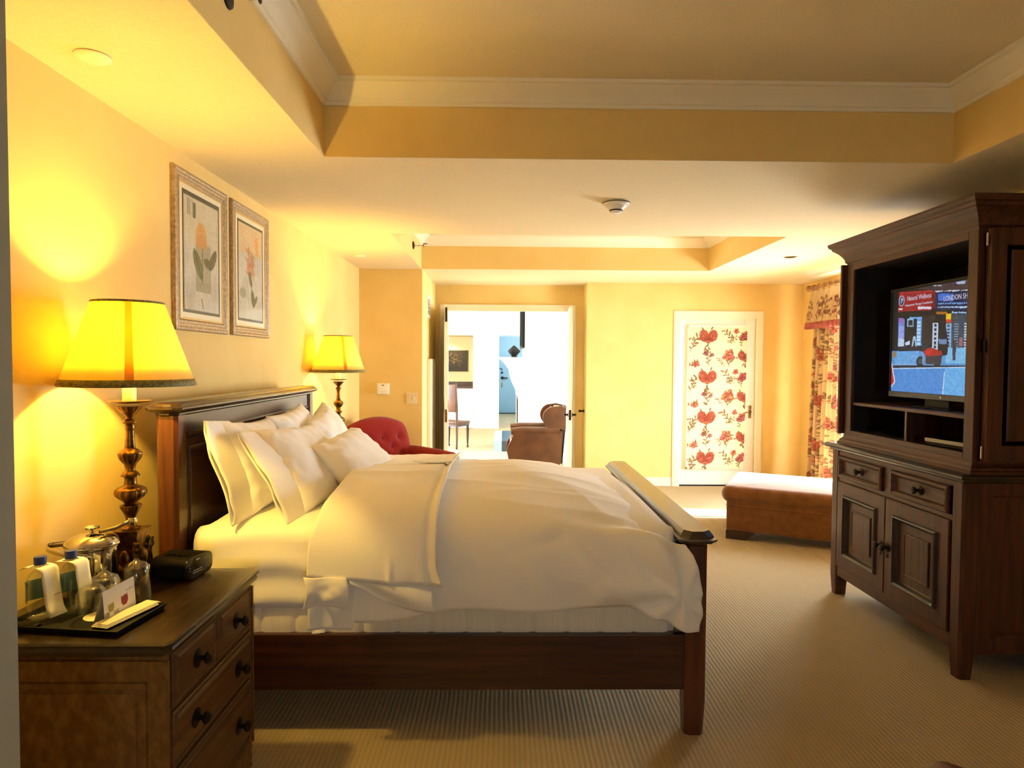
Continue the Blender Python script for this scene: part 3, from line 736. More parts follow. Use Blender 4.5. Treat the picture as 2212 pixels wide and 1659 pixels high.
# ================================================================== NIGHTSTANDS
def knob(parent, x, y, z):
    k = obj('knob', B().lathe([(.03,0),(.03,.003),(.020,.006),(.008,.007),(.008,.022),(.017,.028),(.019,.036),(.012,.043),(.001,.045)], c=(x,y,z), M=Matrix.Rotation(PI/2, 4, 'Y'), seg=20), M_iron, parent, 40)
    return k
def chest(loc, label):
    t = thing('nightstand', label, 'nightstand', loc, 0, 'bedside chests')
    w, d, zt = .67, .60, .755          # along y, along x (back at -d), height
    b = B(); b.box(-d, -.028, -w/2+.03, w/2-.03, .07, zt-.035)
    obj('body', b, M_chest, t)
    for y in (-w/2+.03, w/2-.03): obj('corner_post', B().box(-.045, -.02, y-.012 if y > 0 else y-.004, y+.004 if y > 0 else y+.012, .0, zt-.036, bev=.006), M_chest, t)
    for s_ in (-1, 1):
        obj('side_panel', B().mold(fy(-d/2, s_*(w/2-.03), .395, s_), d-.03, .60, [(0,0),(0,.010),(.058,.010),(.062,.002),(.066,.008),(.082,.008),(.088,-.002),(.094,-.002),(.097,.003)], fill=True), M_chest, t)
    b = B(); rings = []
    for o, z in ((-.012, zt-.042), (-.002, zt-.036), (.0, zt-.026), (-.004, zt-.016), (.004, zt-.012), (.004, zt-.005), (-.002, zt)):
        rings.append([(p[0], p[1], z) for p in clip_rect(-d, o, -w/2-o, w/2+o, .018)])
    b.loft(rings); obj('chest_top', b, M_chtop, t, 30)
    obj('plinth', B().box(-d, -.024, -w/2+.025, w/2-.025, .0, .10, bev=.006), M_chest, t)
    rows = ((.545, .712, 2), (.365, .530, 1), (.125, .350, 1))
    for z0, z1, n_ in rows:
        W = w-.085
        for k in range(n_):
            ww = W/n_-.008; y = -W/2+(k+.5)*W/n_
            dr = obj('drawer', B().mold(fx(-.03, y, (z0+z1)/2), ww, z1-z0, [(0,0),(0,.012),(.004,.016),(.010,.016),(.013,.011),(.018,.011),(.022,.017),(.03,.02)], fill=True), M_chestf, t)
            for ky in ([y] if n_ == 2 else [-.16, .16]): knob(dr, -.012, ky, (z0+z1)/2)
    return t
c1 = chest((-.93, 2.14, 0), 'nearer bedside chest with crackled ochre side and black knobs')
dup(c1, (-.94, 5.185, 0), 0, 'farther bedside chest mostly hidden behind bed and pillows')

# ------------------------------------------------------------------ table lamps
def lamp(loc, label):
    t = thing('table_lamp', label, 'lamp', loc, 0, 'bedside table lamps')
    z0 = .755
    def zz(c): return 1.4857-.000426*c-z0
    k = .000426
    pr = [(75,1262),(40,1245),(38,1200),(45,1160),(65,1120),(78,1085),(82,1070),(50,1052),(75,1025),(110,990),(118,960),(105,930),(60,905),(48,885),(48,835),(72,825),(60,800),(38,775),(42,745),(50,720),(78,680),(88,640),(85,625),(60,600),(42,580),(33,440),(38,430),(35,390),(55,375),(45,355),(28,330),(65,285),(100,235)]
    flute = lambda a, z: 1+.05*math.sin(a*14)*(1 if (zz(1110) < z < zz(1075) or zz(1015) < z < zz(915) or zz(720) < z < zz(628) or zz(270) < z < zz(238)) else 0)
    PR, _ = cross([(r*k, zz(c)) for r, c in pr], 150)
    obj('stem', B().lathe([(max(.002, r), z) for r, z in PR], seg=56, mod=flute), M_brass, t, 60)
    # square plinth with scrolled corner feet
    b = B()
    for q, h in ((0,0),):
        b.loft([[(x*a, y*a, z) for x, y in ((-1,-1),(1,-1),(1,1),(-1,1))] for a, z in ((.052,.02),(.05,.05),(.038,.07),(.036,.12),(.045,.165),(.048,.182),(.05,.188))])
    obj('plinth', b, M_brass, t)
    for i in range(4):
        a = PI/4+i*PI/2; cs, sn = math.cos(a), math.sin(a); path = []
        for f in range(16):
            th = f/15*5.2; r = .020*(1-f/15*.6); path.append((.058+r*math.cos(th+1.2), .128+r*math.sin(th+1.2)))
        pts = [(.045,.02),(.074,.008),(.073,.022),(.060,.06),(.056,.10)]+path
        obj('scroll_foot', B().tube([(p[0]*cs, p[0]*sn, p[1]) for p in pts], [.008,.010,.012,.012,.011]+[.010]*16, 8), M_brass, t, 40)
    for i in range(4):
        a = i*PI/2; m = Matrix.Rotation(a, 4, 'Z')
        obj('boss', B().sphere((.044,0,.09), (.010,.022,.03), 12, 8).xform(m), M_brass, t, 60)
    obj('drip_pan', B().lathe([(.03,zz(212)),(.062,zz(200)),(.069,zz(190)),(.066,zz(190)),(.024,zz(200))], seg=40), M_brass, t, 40)
    obj('candle_sleeve', B().lathe([(.022,zz(200)),(.022,zz(60)),(.019,zz(50)),(.001,zz(48))], seg=24), M_candle, t, 40)
    obj('socket', B().lathe([(.014,zz(50)),(.014,zz(-90)),(.001,zz(-92))], seg=16), M_brass, t, 40)
    rb, rt, zb, zt = .215, .114, 1.462-z0, 1.755-z0
    sh = obj('shade', B().lathe([(rb,zb),(rt,zt)], seg=64, caps=False), M_shade, t, 60, wn=False)
    sh.modifiers.new('thickness', 'SOLIDIFY').thickness = .0015
    obj('shade_trim', B().lathe([(rb+.001,zb-.004),(rb+.004,zb),(rb-.004,zb+.02),(rb-.0065,zb+.021)], seg=64, caps=False), M_gold, sh, 60, wn=False)
    obj('shade_trim', B().lathe([(rt+.003,zt-.006),(rt+.002,zt+.002),(rt-.001,zt+.002)], seg=64, caps=False), M_gold, sh, 60, wn=False)
    for a in (-1.05, 1.05, 3.1416):
        b = B(); rr = []
        for z, r in ((zb+.018, rb+.0015-.0062), (zt-.004, rt+.0028)):
            wd = .027/r*(.75 if z > .9 else 1)
            rr.append([(r*math.cos(a+s_*wd*.5), r*math.sin(a+s_*wd*.5), z) for s_ in (-1, -.5, 0, .5, 1)])
        b.loft(rr, False); obj('ribbon', b, M_braid, sh)
    b = B()
    for a in (0, 2.094, 4.189): b.tube([(.0, 0, zt-.012), (rt*math.cos(a), rt*math.sin(a), zt-.003)], .002, 6)
    obj('spider', b, M_brass, t)
    add_light('bulb', 'POINT', (0, 0, 1.655-z0), LAMP_W, LAMP_COL, t, shadow_soft_size=.026)
    return t
l1 = lamp((-1.335, 2.335, .755), 'nearer lit brass candlestick lamp with yellow cone shade, behind the ice bucket')
dup(l1, (-1.335, 5.285, .755), 0, 'farther lit brass candlestick lamp beyond the headboard')

# ------------------------------------------------------------------ things on the near chest
ZT = .755
tr = thing('serving_tray', 'black rectangular serving tray on the nearer bedside chest', 'tray', (-1.268, 1.978, ZT), R(-7))
b = B().box(-.175, .175, -.105, .105, 0, .007, bev=.003); obj('tray_base', b, M_blackm, tr)
obj('tray_rim', B().mold(lambda u, v, n: (u, v, n), .37, .228, [(.0,.018),(.004,.019),(.014,.005),(.014,.0),(.008,0),(.0,.018)]), M_blackm, tr)
ZB = ZT+.008
def bottle(loc, rz, label, tagl, flare):
    t = thing('water_bottle', label, 'bottle', loc, rz, 'water bottles on the tray')
    def ring(z, r, sq):
        out = []
        for i in range(40):
            a = 2*PI*i/40; c, s_ = math.cos(a), math.sin(a)
            d = (abs(c)**sq+abs(s_)**sq)**(-1/sq); out.append((r*d*c, r*d*s_, z))
        return out
    b = B().loft([ring(z, r, q) for z, r, q in ((0,.026,3),(.004,.031,4),(.02,.033,5),(.03,.0325,5),(.055,.0335,5),(.10,.0335,5),(.118,.0325,5),(.135,.026,3.5),(.148,.017,2.2),(.152,.0145,2),(.158,.0145,2),(.160,.017,2),(.162,.0145,2),(.17,.0135,2))], True, True, True)
    obj('bottle_body', b, M_water, t, 40)
    b = B()
    Lr = [ring(z, .0342, 5) for z in (.05, .112)]
    idx = [i for i in range(14, 30)]; b.loft([[r[i] for i in idx] for r in Lr], False)
    obj('label', b, M_label, t, 40)
    obj('cap', B().lathe([(.0165,.165),(.0168,.186),(.0155,.189),(.001,.1895)], seg=28, mod=lambda a, z: 1+.02*math.sin(a*28)), M_blue, t, 50)
    # neck tag: a paper strip with a hole, folded down at the front
    g = thing('neck_tag', tagl, 'paper tag', loc, rz+R(22), 'paper tags on the bottle necks')
    b = B(); w = .056
    pth = [(-.05,.150-.0),( -.03,.1595),(-.0175,.161),(.0175,.161),(.032,.157),(.0385,.148),(.041,.12),(.046,.09),(.050,.06),(.053+flare*.3,.035),(.058+flare,.016)]
    rows = [[(x, -w/2, z), (x, -.0178, z), (x, .0178, z), (x, w/2, z)] for x, z in pth]
    V = [[b.bm.verts.new(p) for p in r] for r in rows]
    for j in range(len(V)-1):
        for i in range(3):
            if i == 1 and j == 2: continue
            b.face([V[j][i], V[j][i+1], V[j+1][i+1], V[j+1][i]])
    q = obj('tag_strip', b, M_paper, g, 35); q.modifiers.new('thickness', 'SOLIDIFY').thickness = .0006
    b = B()
    rr = random.Random(5)
    for k in range(8): b.box(.0398+k*.00004, .0402+k*.00004, -.02+k*.0035, -.0182+k*.0035, .118, .1205)
    for k in range(7): b.box(.0485, .0492, .004+k*.003, .0058+k*.003, .074, .0762)
    obj('printed_words', b, mat('grey_ink', rgb(120,120,130)), g)['kind'] = 'stuff'
bottle((-1.403, 1.972, ZB), R(-38), 'clear water bottle with blue cap at the outer end of the tray', 'white paper tag around the neck of the outer water bottle', .012)
bottle((-1.352, 2.035, ZB), R(-30), 'clear water bottle with blue cap standing before the ice bucket', 'white paper tag on the bottle before the ice bucket', 0)
# ice bucket
ib = thing('ice_bucket', 'polished steel ice bucket with domed lid beside the nearer lamp', 'ice bucket', (-1.378, 2.182, ZT), R(25))
r = .0755
obj('bucket_body', B().lathe([(r-.003,0),(r,.004),(r,.165),(r+.003,.168),(r+.003,.172),(r-.002,.173)], seg=56), M_steel, ib, 40)
ld = obj('lid', B().lathe([(r+.006,.172),(r+.008,.176),(r+.004,.188),(r-.012,.203),(r-.035,.210),(.02,.214),(.001,.2145)], seg=56), M_steel, ib, 50)
obj('lid_knob', B().lathe([(.007,.213),(.006,.224),(.010,.226),(.022,.229),(.023,.234),(.014,.239),(.001,.24)], seg=28), M_chrome, ld, 40)
b = B(); pts = []
for i in range(21):
    a = PI*i/20; pts.append((0-.128*math.sin(a), .079*math.cos(a), .152+.028*math.sin(a)))
V0 = [b.bm.verts.new((p[0], p[1], p[2]-.009)) for p in pts]; V1 = [b.bm.verts.new((p[0], p[1], p[2]+.009)) for p in pts]
for i in range(20): b.face([V0[i], V0[i+1], V1[i+1], V1[i]])
q = obj('bail_handle', b, M_steel, ib, 60); q.modifiers.new('thickness', 'SOLIDIFY').thickness = .0025
for s_ in (-1, 1): obj('handle_pivot', B().sphere((0, s_*.08, .152), .007, 12, 8), M_chrome, ib, 60)
tg = thing('ice_tongs', 'steel ice tongs propped on the ice bucket lid by the lamp', 'tongs', (-1.378, 2.182, ZT))
b = B().tube([(.03,-.01,.218),(.06,.03,.2225),(.085,.055,.235),(.098,.063,.243)], .006, 8); b.box(.088,.112,.052,.076,.232,.252, bev=.004)
obj('tong_arm', b, M_steel, tg, 40)
# glasses
def glass_thing(name, label, loc, prof, wrap=None, group=None):
    t = thing(name, label, 'glass', loc, 0, group)
    obj('bowl', B().lathe(prof, seg=48, caps=False), M_glass, t, 60)
    if wrap:
        obj('plastic_wrap', B().lathe(wrap, seg=40, caps=False, mod=lambda a, z: 1+.05*math.sin(a*5+z*60)+.03*math.sin(a*11-z*90)), M_film, t, 60)
    return t
gp = [(.036,0),(.040,.02),(.0435,.05),(.041,.075),(.033,.09),(.026,.096),(.024,.0965),(.001,.094),(.001,.0925),(.024,.0945),(.031,.088),(.039,.074),(.0415,.05),(.0385,.02),(.0345,0)]
glass_thing('wine_glass', 'upturned stemless wine glass at the front of the tray', (-1.25, 1.972, ZB+.002), gp, None, 'upturned wine glasses')
glass_thing('wine_glass', 'upturned wine glass in film behind the printed card', (-1.262, 2.055, ZB+.002), gp, [(.0455,0),(.047,.05),(.045,.08),(.035,.10),(.018,.108),(.006,.118),(.009,.128)], 'upturned wine glasses')
tag(obj('paper_coaster', B().lathe([(.001,0),(.043,0),(.043,.0016),(.001,.0018)], seg=40), M_mat, smooth=40, loc=(-1.235, 1.985, ZB-.0005)), 'round cream paper coaster under the front wine glass', 'coaster')
cp_ = [(.041,0),(.041,.002),(.037,.05),(.033,.10),(.028,.106),(.001,.107)]
glass_thing('tumbler', 'upturned tumbler wrapped in clear plastic beside the clock radio', (-1.222, 2.165, ZT), cp_, [(.046,0),(.044,.03),(.041,.07),(.038,.105),(.028,.118),(.012,.124),(.004,.132)])
# folded card with two printed glasses
cd = thing('table_card', 'white folded card printed with two wine glasses on the tray', 'card', (-1.197, 2.0, ZB), R(87))
pc = Pic(120, 100, (246,244,246))
def gl(x, y, s, c, dn=(226,224,226)):
    pc.poly([(x-s*.34,y-s*.55),(x+s*.34,y-s*.6),(x+s*.38,y-s*.1),(x+s*.2,y+s*.28),(x-s*.2,y+s*.28),(x-s*.38,y-s*.05)], c)
gl(27, 66, 30, (166,160,84)); gl(78, 66, 36, (142,44,70)); gl(44, 92, 28, (190,190,178)); gl(10, 84, 24, (150,150,118))
pc.line(63, 44, 92, 43, 1.4, (170,90,110))
for k in range(9): pc.rect(86+k*3.2, 31, 88+k*3.2, 34, (110,110,118))
for k in range(6): pc.rect(88+k*3.2, 10, 90+k*3.2, 11.5, (200,200,205))
picgrid('card_front', pc, lambda u, v: (-.075+.15*u, -.0125-.0+.012*(1-v)*.0-.008*v, .094*(1-v)), M_print, cd)
obj('card_back', B().grid(lambda u, v: (-.075+.15*u, .0-.012*(1-v)+.016*v, .094*(1-v)), 2, 2), M_paper, cd)
# napkin
nk = thing('napkin', 'folded cream paper napkin along the front edge of the tray', 'napkin', (-1.148, 1.985, ZB+.004), R(75))
for k in range(3):
    obj('folded_layer', B().box(-.105+.004*k, .105-.003*k, -.030+.003*k, .028-.002*k, .003*k, .003*k+.0032, bev=.0014, seg=2), M_mat, nk, 60)
tag(obj('black_packet', B().box(-.045, .045, -.014, .014, 0, .010, bev=.004), M_black, smooth=50, loc=(-1.405, 1.905, ZT+.008)), 'small flat black packet at the outer front corner of the tray', 'packet')
bpq = bpy.data.objects['black_packet']; bpq.rotation_euler.z = R(-7)
# clock radio
cr = thing('clock_radio', 'black rounded clock radio on the near bedside chest', 'clock radio', (-1.185, 2.388, ZT), R(-9))
b = B(); sec = []
for i in range(32):
    a = 2*PI*i/32; c, s_ = math.cos(a), math.sin(a); d = (abs(c)**4+abs(s_)**4)**(-.25); sec.append((.082*c*d, .042+.037*s_*d*1.08))
b.loft([[(x, p[0]*k, .003+(p[1]-.003)*kz) for p in sec] for x, k, kz in ((-.072,.9,.9),(-.067,1,1),(.070,1,1))])
obj('radio_body', b, M_black, cr, 40)
b = B().loft([[(x, p[0]*k, .044+(p[1]-.044)*k) for p in sec] for x, k in ((.0702,.995),(.074,.985),(.075,.96))]); obj('front_panel', b, mat('glossy_black', rgb(14,14,15), rough=.12), cr, 40)
b = B()
for k in range(8):
    for z in (.022, .030): b.box(.075, .0758, -.038+k*.007, -.0335+k*.007, z, z+.0032)
for z in (.036, .046, .056): b.box(.075, .0758, -.058, -.0555, z, z+.003)
b.box(.075, .0758, -.02, .0, .066, .071); b.box(.075, .0758, .03, .036, .06, .062)
q = obj('printed_marks', b, mat('pale_ink', rgb(220,220,225)), cr); q['kind'] = 'stuff'
for k in range(5): obj('top_button', B().box(-.045+k*.02, -.032+k*.02, -.03, -.012, .083, .0855, bev=.001, seg=1), M_black, cr)

# ================================================================== PICTURES on the left wall
M_picglass = glassy('picture_glass', amount=.03, face=.012)
def picture(y0, y1, z0, z1, label, pic):
    w, h = y1-y0, z1-z0
    t = thing('framed_print', label, 'picture', (WL, (y0+y1)/2, (z0+z1)/2), 0, None)
    f = lambda u, v, n: (n, u, v)
    obj('frame', B().mold(f, w, h, [(0,0),(0,.012),(.005,.018),(.014,.02),(.022,.0165),(.032,.0165),(.038,.013),(.048,.013),(.053,.010),(.055,.004)]), M_frame, t)
    obj('frame_lip', B().mold(f, w-.112, h-.112, [(0,.004),(0,.0115),(.008,.011),(.010,.004)]), mat('gilt_lip', rgb(206,176,112), rough=.35, metal=.5), t)
    obj('mat_board', B().mold(f, w-.13, h-.13, [(0,.008),(.036,.008),(.040,.0065)], fill=True), M_mat, t)
    pw, ph = w-.212, h-.212
    obj('inner_border', B().mold(f, pw+.03, ph+.03, [(0,.0078),(0,.0085),(.015,.0085)]), mat('olive_border', rgb(84,78,48), rough=.7), t)
    picgrid('print', pic, lambda u, v: (.0088, -pw/2+pw*u, ph/2-ph*v), M_print, t, 90, 170)
    obj('picture_glass', B().box(.0095, .0102, -w/2+.055, w/2-.055, -h/2+.055, h/2-.055), M_picglass, t)
def base_pic(seed):
    p = Pic(120, 230, (196,190,172)); q = random.Random(seed)
    for k in range(60):
        x, y = q.uniform(0,120), q.uniform(0,230); g = q.randint(-24, 22)
        p.ell(x, y, q.uniform(5,26), q.uniform(6,34), (196+g, 190+g, 170+g), .35)
    for k in range(46):
        x, y = q.uniform(0,120), q.uniform(0,230); p.line(x, y, x+q.uniform(-4,4), y+q.uniform(15,50), .9, (150,144,126), .5)
    return p, q
p, q = base_pic(4)
p.rect(0, 0, 120, 98, (206,184,128), .35); p.rect(38, 90, 92, 190, (150,142,108), .75); p.rect(30, 12, 40, 42, (92,86,60), .9)
for k in range(4): p.rect(12+k*5, 8, 14+k*5, 40, (110,104,84), .8)
for dx, a in ((-9,.2),(0,0),(9,-.2)): p.ell(58+dx, 72, 11, 27, (206,146,66), .75, a)
p.ell(58, 86, 20, 18, (196,138,70), .7); p.line(62, 100, 60, 170, 3.5, (110,112,62), .9)
p.leaf(60, 165, 66, -2.0, (118,118,66)); p.ell(82, 128, 18, 11, (94,94,50), .9, .4); p.leaf(88, 140, 52, -1.1, (112,108,70))
p.line(58, 205, 62, 222, 4, (100,94,76), .7); p.rect(0, 0, 120, 3, (90,84,60)); p.grain(.07, 4, 2)
picture(3.075, 3.665, 1.695, 2.472, 'framed tulip print nearer the lamp, with darker leaf at its middle', p)
p, q = base_pic(9)
p.rect(0, 0, 120, 70, (222,176,108), .55)
for k in range(24):
    a = q.uniform(0, 6.3); p.ell(56+q.uniform(-16,16), 92+q.uniform(-30,26), 5, 15, (190+q.randint(-20,20),124+q.randint(-20,20),84), .6, a)
for k in range(8): p.ell(90+q.uniform(-5,5), 44+q.uniform(-16,16), 7, 12, (222,150,80), .6)
p.line(60, 112, 66, 186, 3.5, (104,104,62), .9); p.leaf(64, 150, 40, -1.9, (112,112,70)); p.ell(70, 178, 9, 24, (84,84,46), .9, -.2); p.leaf(72, 196, 34, -.9, (120,120,82))
p.ell(20, 168, 18, 14, (140,136,110), .7); p.rect(40, 60, 104, 120, (140,110,80), .14); p.grain(.07, 7, 2)
picture(3.725, 4.305, 1.697, 2.472, 'framed flower print farther from the near lamp, with an orange upper part', p)

# ================================================================== ARMOIRE
ar = thing('armoire', 'tall dark oak armoire with open upper part holding the television', 'armoire', (0, 0, 0))
AX0, AX1, AY0, AY1 = 2.245, 2.93, 3.10, 4.36
b = B()
b.box(AX0+.02, AX1, AY0+.02, AY0+.04, .12, .985); b.box(AX0+.02, AX1, AY1-.04, AY1-.02, .12, .985); b.box(AX1-.02, AX1, AY0+.04, AY1-.04, .12, .985)
b.box(AX0+.03, AX1-.02, AY0+.04, AY1-.04, .16, .18)
obj('base_case', b, M_armz, ar)
for y0, y1 in ((AY0, AY0+.085), (AY1-.085, AY1)):
    b = B(); b.loft([[(px, py, z) for px, py in clip_rect(AX0+t, AX0+.085-t, y0+t, y1-t, .012)] for z, t in ((0,.008),(.13,.0),(.985,.0))])
    obj('front_post', b, M_armz, ar)
    obj('back_foot', B().box(AX1-.08, AX1, y0, y1, 0, .14, bev=.004), M_armz, ar)
f1, f2 = AY0+.085, AY1-.085
for a in ((f1, f2, .135, .205), (f1, f2, .775, .80), (f1, f2, .945, .985), (3.69, 3.77, .80, .945)): obj('face_rail', B().box(AX0+.008, AX0+.03, *a), M_army, ar)
obj('side_panel', B().mold(fy((AX0+AX1)/2+.04, AY0+.02, .56), AX1-AX0-.08, .84, [(0,0),(0,.012),(.07,.012),(.078,.004),(.09,.004)]), M_armz, ar)
def arm_knob(parent, y, z, x=AX0-.004):
    b = B().lathe([(.026,0),(.028,.003),(.02,.006),(.010,.008),(.008,.018),(.012,.024),(.019,.030),(.021,.037),(.014,.045),(.001,.047)], M=Matrix.Translation((x, y, z)) @ Matrix.Rotation(-PI/2, 4, 'Y'), seg=20)
    obj('knob', b, M_iron, parent, 40)
for y0, y1 in ((3.20, 3.685), (3.775, 4.26)):
    d = obj('drawer', B().mold(fx(AX0+.012, (y0+y1)/2, .873, -1), y1-y0, .142, [(0,0),(0,.016),(.006,.024),(.016,.026),(.026,.018),(.034,.004),(.036,.003)], fill=True), M_army, ar)
    arm_knob(d, (y0+y1)/2, .873, AX0+.008)
for y0, y1, ks in ((3.19, 3.727, 3.70), (3.733, 4.27, 3.765)):
    d = obj('door', B().mold(fx(AX0+.012, (y0+y1)/2, .49, -1), y1-y0, .565, [(0,0),(0,.014),(.004,.018),(.10,.018)]), M_armz, ar)
    obj('door_moulding', B().mold(fx(AX0+.012, (y0+y1)/2, .49, -1), y1-y0-.16, .405, [(0,.016),(.004,.03),(.012,.032),(.022,.024),(.032,.006),(.036,.002)]), M_armdark, d)
    obj('raised_panel', B().mold(fx(AX0+.012, (y0+y1)/2, .49, -1), y1-y0-.232, .333, [(0,.002),(.045,.002),(.047,.008),(.054,.010),(.058,.007)], fill=True), M_armz, d)
    arm_knob(d, ks, .485, AX0-.006)
    k = B().lathe([(.012,0),(.014,.003),(.004,.006)], M=Matrix.Translation((AX0-.006, ks, .44)) @ Matrix.Rotation(-PI/2, 4, 'Y'), seg=12); obj('escutcheon', k, M_iron, d, 40)
def rect3(o, z, xb=AX1): return [(AX0-o, AY0-o, z), (xb, AY0-o, z), (xb, AY1+o, z), (AX0-o, AY1+o, z)]
obj('base_top', B().loft([rect3(o, z) for o, z in ((.004,.975),(.012,.982),(.014,.99),(.034,.996),(.040,.1004*10),(.040,1.012),(.03,1.018),(.02,1.022))]), M_armdark, ar)
# hutch
HX0, HY0, HY1 = 2.285, 3.105, 4.29
def rect4(o, z): return [(HX0-o, HY0-o, z), (AX1, HY0-o, z), (AX1, HY1+o, z), (HX0-o, HY1+o, z)]
obj('hutch_moulding', B().loft([rect4(o, z) for o, z in ((.03,1.02),(.03,1.034),(.022,1.04),(.02,1.05),(.008,1.062),(.004,1.072),(.004,1.085),(0,1.086))]), M_army, ar)
for y0 in (HY0, HY1-.02): obj('hutch_side', B().box(HX0+.02, AX1, y0, y0+.02, 1.08, 2.22), M_armz, ar)
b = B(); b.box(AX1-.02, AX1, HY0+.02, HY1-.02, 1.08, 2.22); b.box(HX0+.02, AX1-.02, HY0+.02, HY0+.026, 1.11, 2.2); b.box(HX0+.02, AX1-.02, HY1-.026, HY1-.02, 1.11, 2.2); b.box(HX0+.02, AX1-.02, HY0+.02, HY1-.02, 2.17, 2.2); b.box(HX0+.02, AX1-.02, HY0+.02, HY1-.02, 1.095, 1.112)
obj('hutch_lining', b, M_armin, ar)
for y0, y1 in ((HY0, HY0+.068), (HY1-.075, HY1)): obj('stile', B().box(HX0, HX0+.022, y0, y1, 1.08, 2.22, bev=.003, seg=1), M_armz, ar)
obj('hutch_rail', B().box(HX0, HX0+.022, HY0+.068, HY1-.075, 1.08, 1.115, bev=.002, seg=1), M_army, ar)
obj('hutch_rail', B().box(HX0, HX0+.022, HY0+.068, HY1-.075, 2.165, 2.22), M_army, ar)
obj('shelf', B().box(HX0+.012, AX1-.02, HY0+.026, HY1-.026, 1.282, 1.302, bev=.002, seg=1), M_army, ar)
obj('divider', B().box(HX0+.014, AX1-.02, 3.645, 3.663, 1.112, 1.282), M_armz, ar)
cor = [(.0,2.205),(.004,2.215),(.012,2.222),(.014,2.24),(.022,2.255),(.04,2.28),(.062,2.30),(.07,2.305),(.074,2.318),(.086,2.326),(.092,2.34),(.092,2.352),(.08,2.356)]
obj('cornice', B().loft([rect4(o, z) for o, z in cor]), M_army, ar)
def hutch_door(name_y, sgn):
    y = name_y
    d = obj('door', B().box(HX0+.03, HX0+.60, y-.011, y+.011, 1.085, 2.20, bev=.003, seg=1), M_armz, ar)
    for s_ in (-1, 1):
        obj('door_panel', B().mold(fy(HX0+.315, y+s_*.011, 1.642, s_), .57, 1.115, [(0,0),(0,.006),(.075,.006),(.08,.0),(.10,0),(.11,.003)], fill=True), M_armz, d)
    for z in (1.13, 1.64, 2.15): obj('hinge', B().lathe([(.006,-.03),(.006,.03)], c=(HX0+.022, y, z), seg=12), M_steel if z > 2 or z < 1.2 else M_iron, d)
hutch_door(HY0-.030, -1); 
d = obj('door', B().box(HX0-.03, HX0+.55, HY1+.014, HY1+.036, 1.085, 2.21, bev=.003, seg=1), M_armz, ar)
# television
tv = thing('television', 'flat television showing a street scene inside the armoire', 'television', (2.42, 3.59, 1.302))
ty0, ty1, tz0, tz1 = -.435, .425, .055, .71
obj('casing', B().box(.004, .05, ty0, ty1, tz0, tz1, bev=.006), M_black, tv)
obj('bezel', B().mold(fx(.0, (ty0+ty1)/2, (tz0+tz1)/2, -1), ty1-ty0, tz1-tz0, [(0,-.006),(0,.006),(.014,.006),(.016,.001)]), M_black, tv)
obj('chin', B().box(-.008, .004, ty0, ty1, tz0-.004, tz0+.03, bev=.003), mat('dark_chin', rgb(26,23,20), rough=.35), tv)
b = B().box(.01, .03, -.10, .10, .010, tz0+.02); b.box(-.03, .12, -.16, .16, 0, .010, bev=.004); obj('stand', b, M_black, tv)
b = B().lathe([(.006,0),(.006,.001)], M=Matrix.Translation((-.0085, -.06, tz0+.013)) @ Matrix.Rotation(-PI/2, 4, 'Y'), seg=16); obj('maker_badge', b, M_white, tv)
sy0, sy1, sz0, sz1 = ty0+.016, ty1-.016, tz0+.03, tz1-.016
TW, TH = 300, 226
pc = Pic(TW, TH, (10,12,22))
_c = [1086, 2.42]
def TP(x, y):      # crop coordinates of the photographed screen -> picture cells
    px = 1900+x*.1809; Y = 1400*2.42/(px-1086)
    u = (3.59+sy1-Y)/(sy1-sy0)
    top = 315-.20*(x-115); bot = 1468+.066*(x-115)
    return u*TW, (y-top)/(bot-top)*TH
def tpoly(pts, c, al=1.): pc.poly([TP(*p) for p in pts], c, al)
def trect(x0, y0, x1, y1, c, al=1.): tpoly([(x0,y0),(x1,y0),(x1,y1),(x0,y1)], c, al)
tpoly([(430,240),(1160,90),(1160,280),(660,280)], (70,52,60)); tpoly([(940,160),(1060,140),(1050,180),(950,185)], (170,190,220))
for x in (660, 720): trect(x, 200, x+46, 214, (190,200,220))
trect(110, 1000, 1160, 1175, (92,160,226)); tpoly([(225,1005),(520,990),(480,1150),(225,1160)], (104,172,236)); trect(840, 950, 1160, 1140, (128,196,246))
trect(110, 1165, 1160, 1200, (24,36,64)); tpoly([(110,1205),(1160,1180),(1160,1600),(110,1600)], (74,146,228)); tpoly([(840,1190),(1160,1180),(1160,1600),(800,1600)], (104,182,246))
pc.line(*TP(130,1212), *TP(1160,1182), 2, (210,232,255)); pc.line(*TP(832,1250), *TP(812,1560), 2.2, (236,246,255)); pc.line(*TP(120,1168), *TP(500,1160), 1.2, (190,220,255))
# shopfront signs
tpoly([(255,300),(660,265),(655,505),(250,530)], (158,24,34)); tpoly([(255,300),(660,265),(660,280),(255,316)], (196,40,50)); tpoly([(665,275),(705,275),(700,480),(660,490)], (110,24,34))
pc.ell(*TP(288,400), 11, 13, (214,224,246)); pc.ell(*TP(288,400), 8.6, 10.6, (20,26,70)); pc.ell(*TP(292,385), 4, 4, (180,196,236)); pc.ell(*TP(283,412), 3.4, 5, (120,140,200))
trect(485, 462, 648, 492, (226,220,236)); trect(250, 488, 300, 508, (226,210,220))
trect(700, 262, 1160, 500, (18,30,80)); tpoly([(690,272),(1160,244),(1160,254),(690,282)], (220,236,255)); trect(728, 300, 912, 388, (60,120,220))
tpoly([(700,462),(1160,446),(1160,466),(695,470)], (186,220,255)); 
for k in range(14): trect(730+k*28, 415-k*1.2, 752+k*28, 432-k*1.2, (120,170,240))
trect(900, 514, 975, 536, (150,200,255)); trect(980, 510, 1075, 534, (150,200,255)); trect(125, 462, 180, 510, (40,90,240))
trect(710, 520, 850, 545, (170,110,30)); trect(830, 540, 895, 610, (232,200,30)); trect(832, 610, 900, 652, (214,60,34))
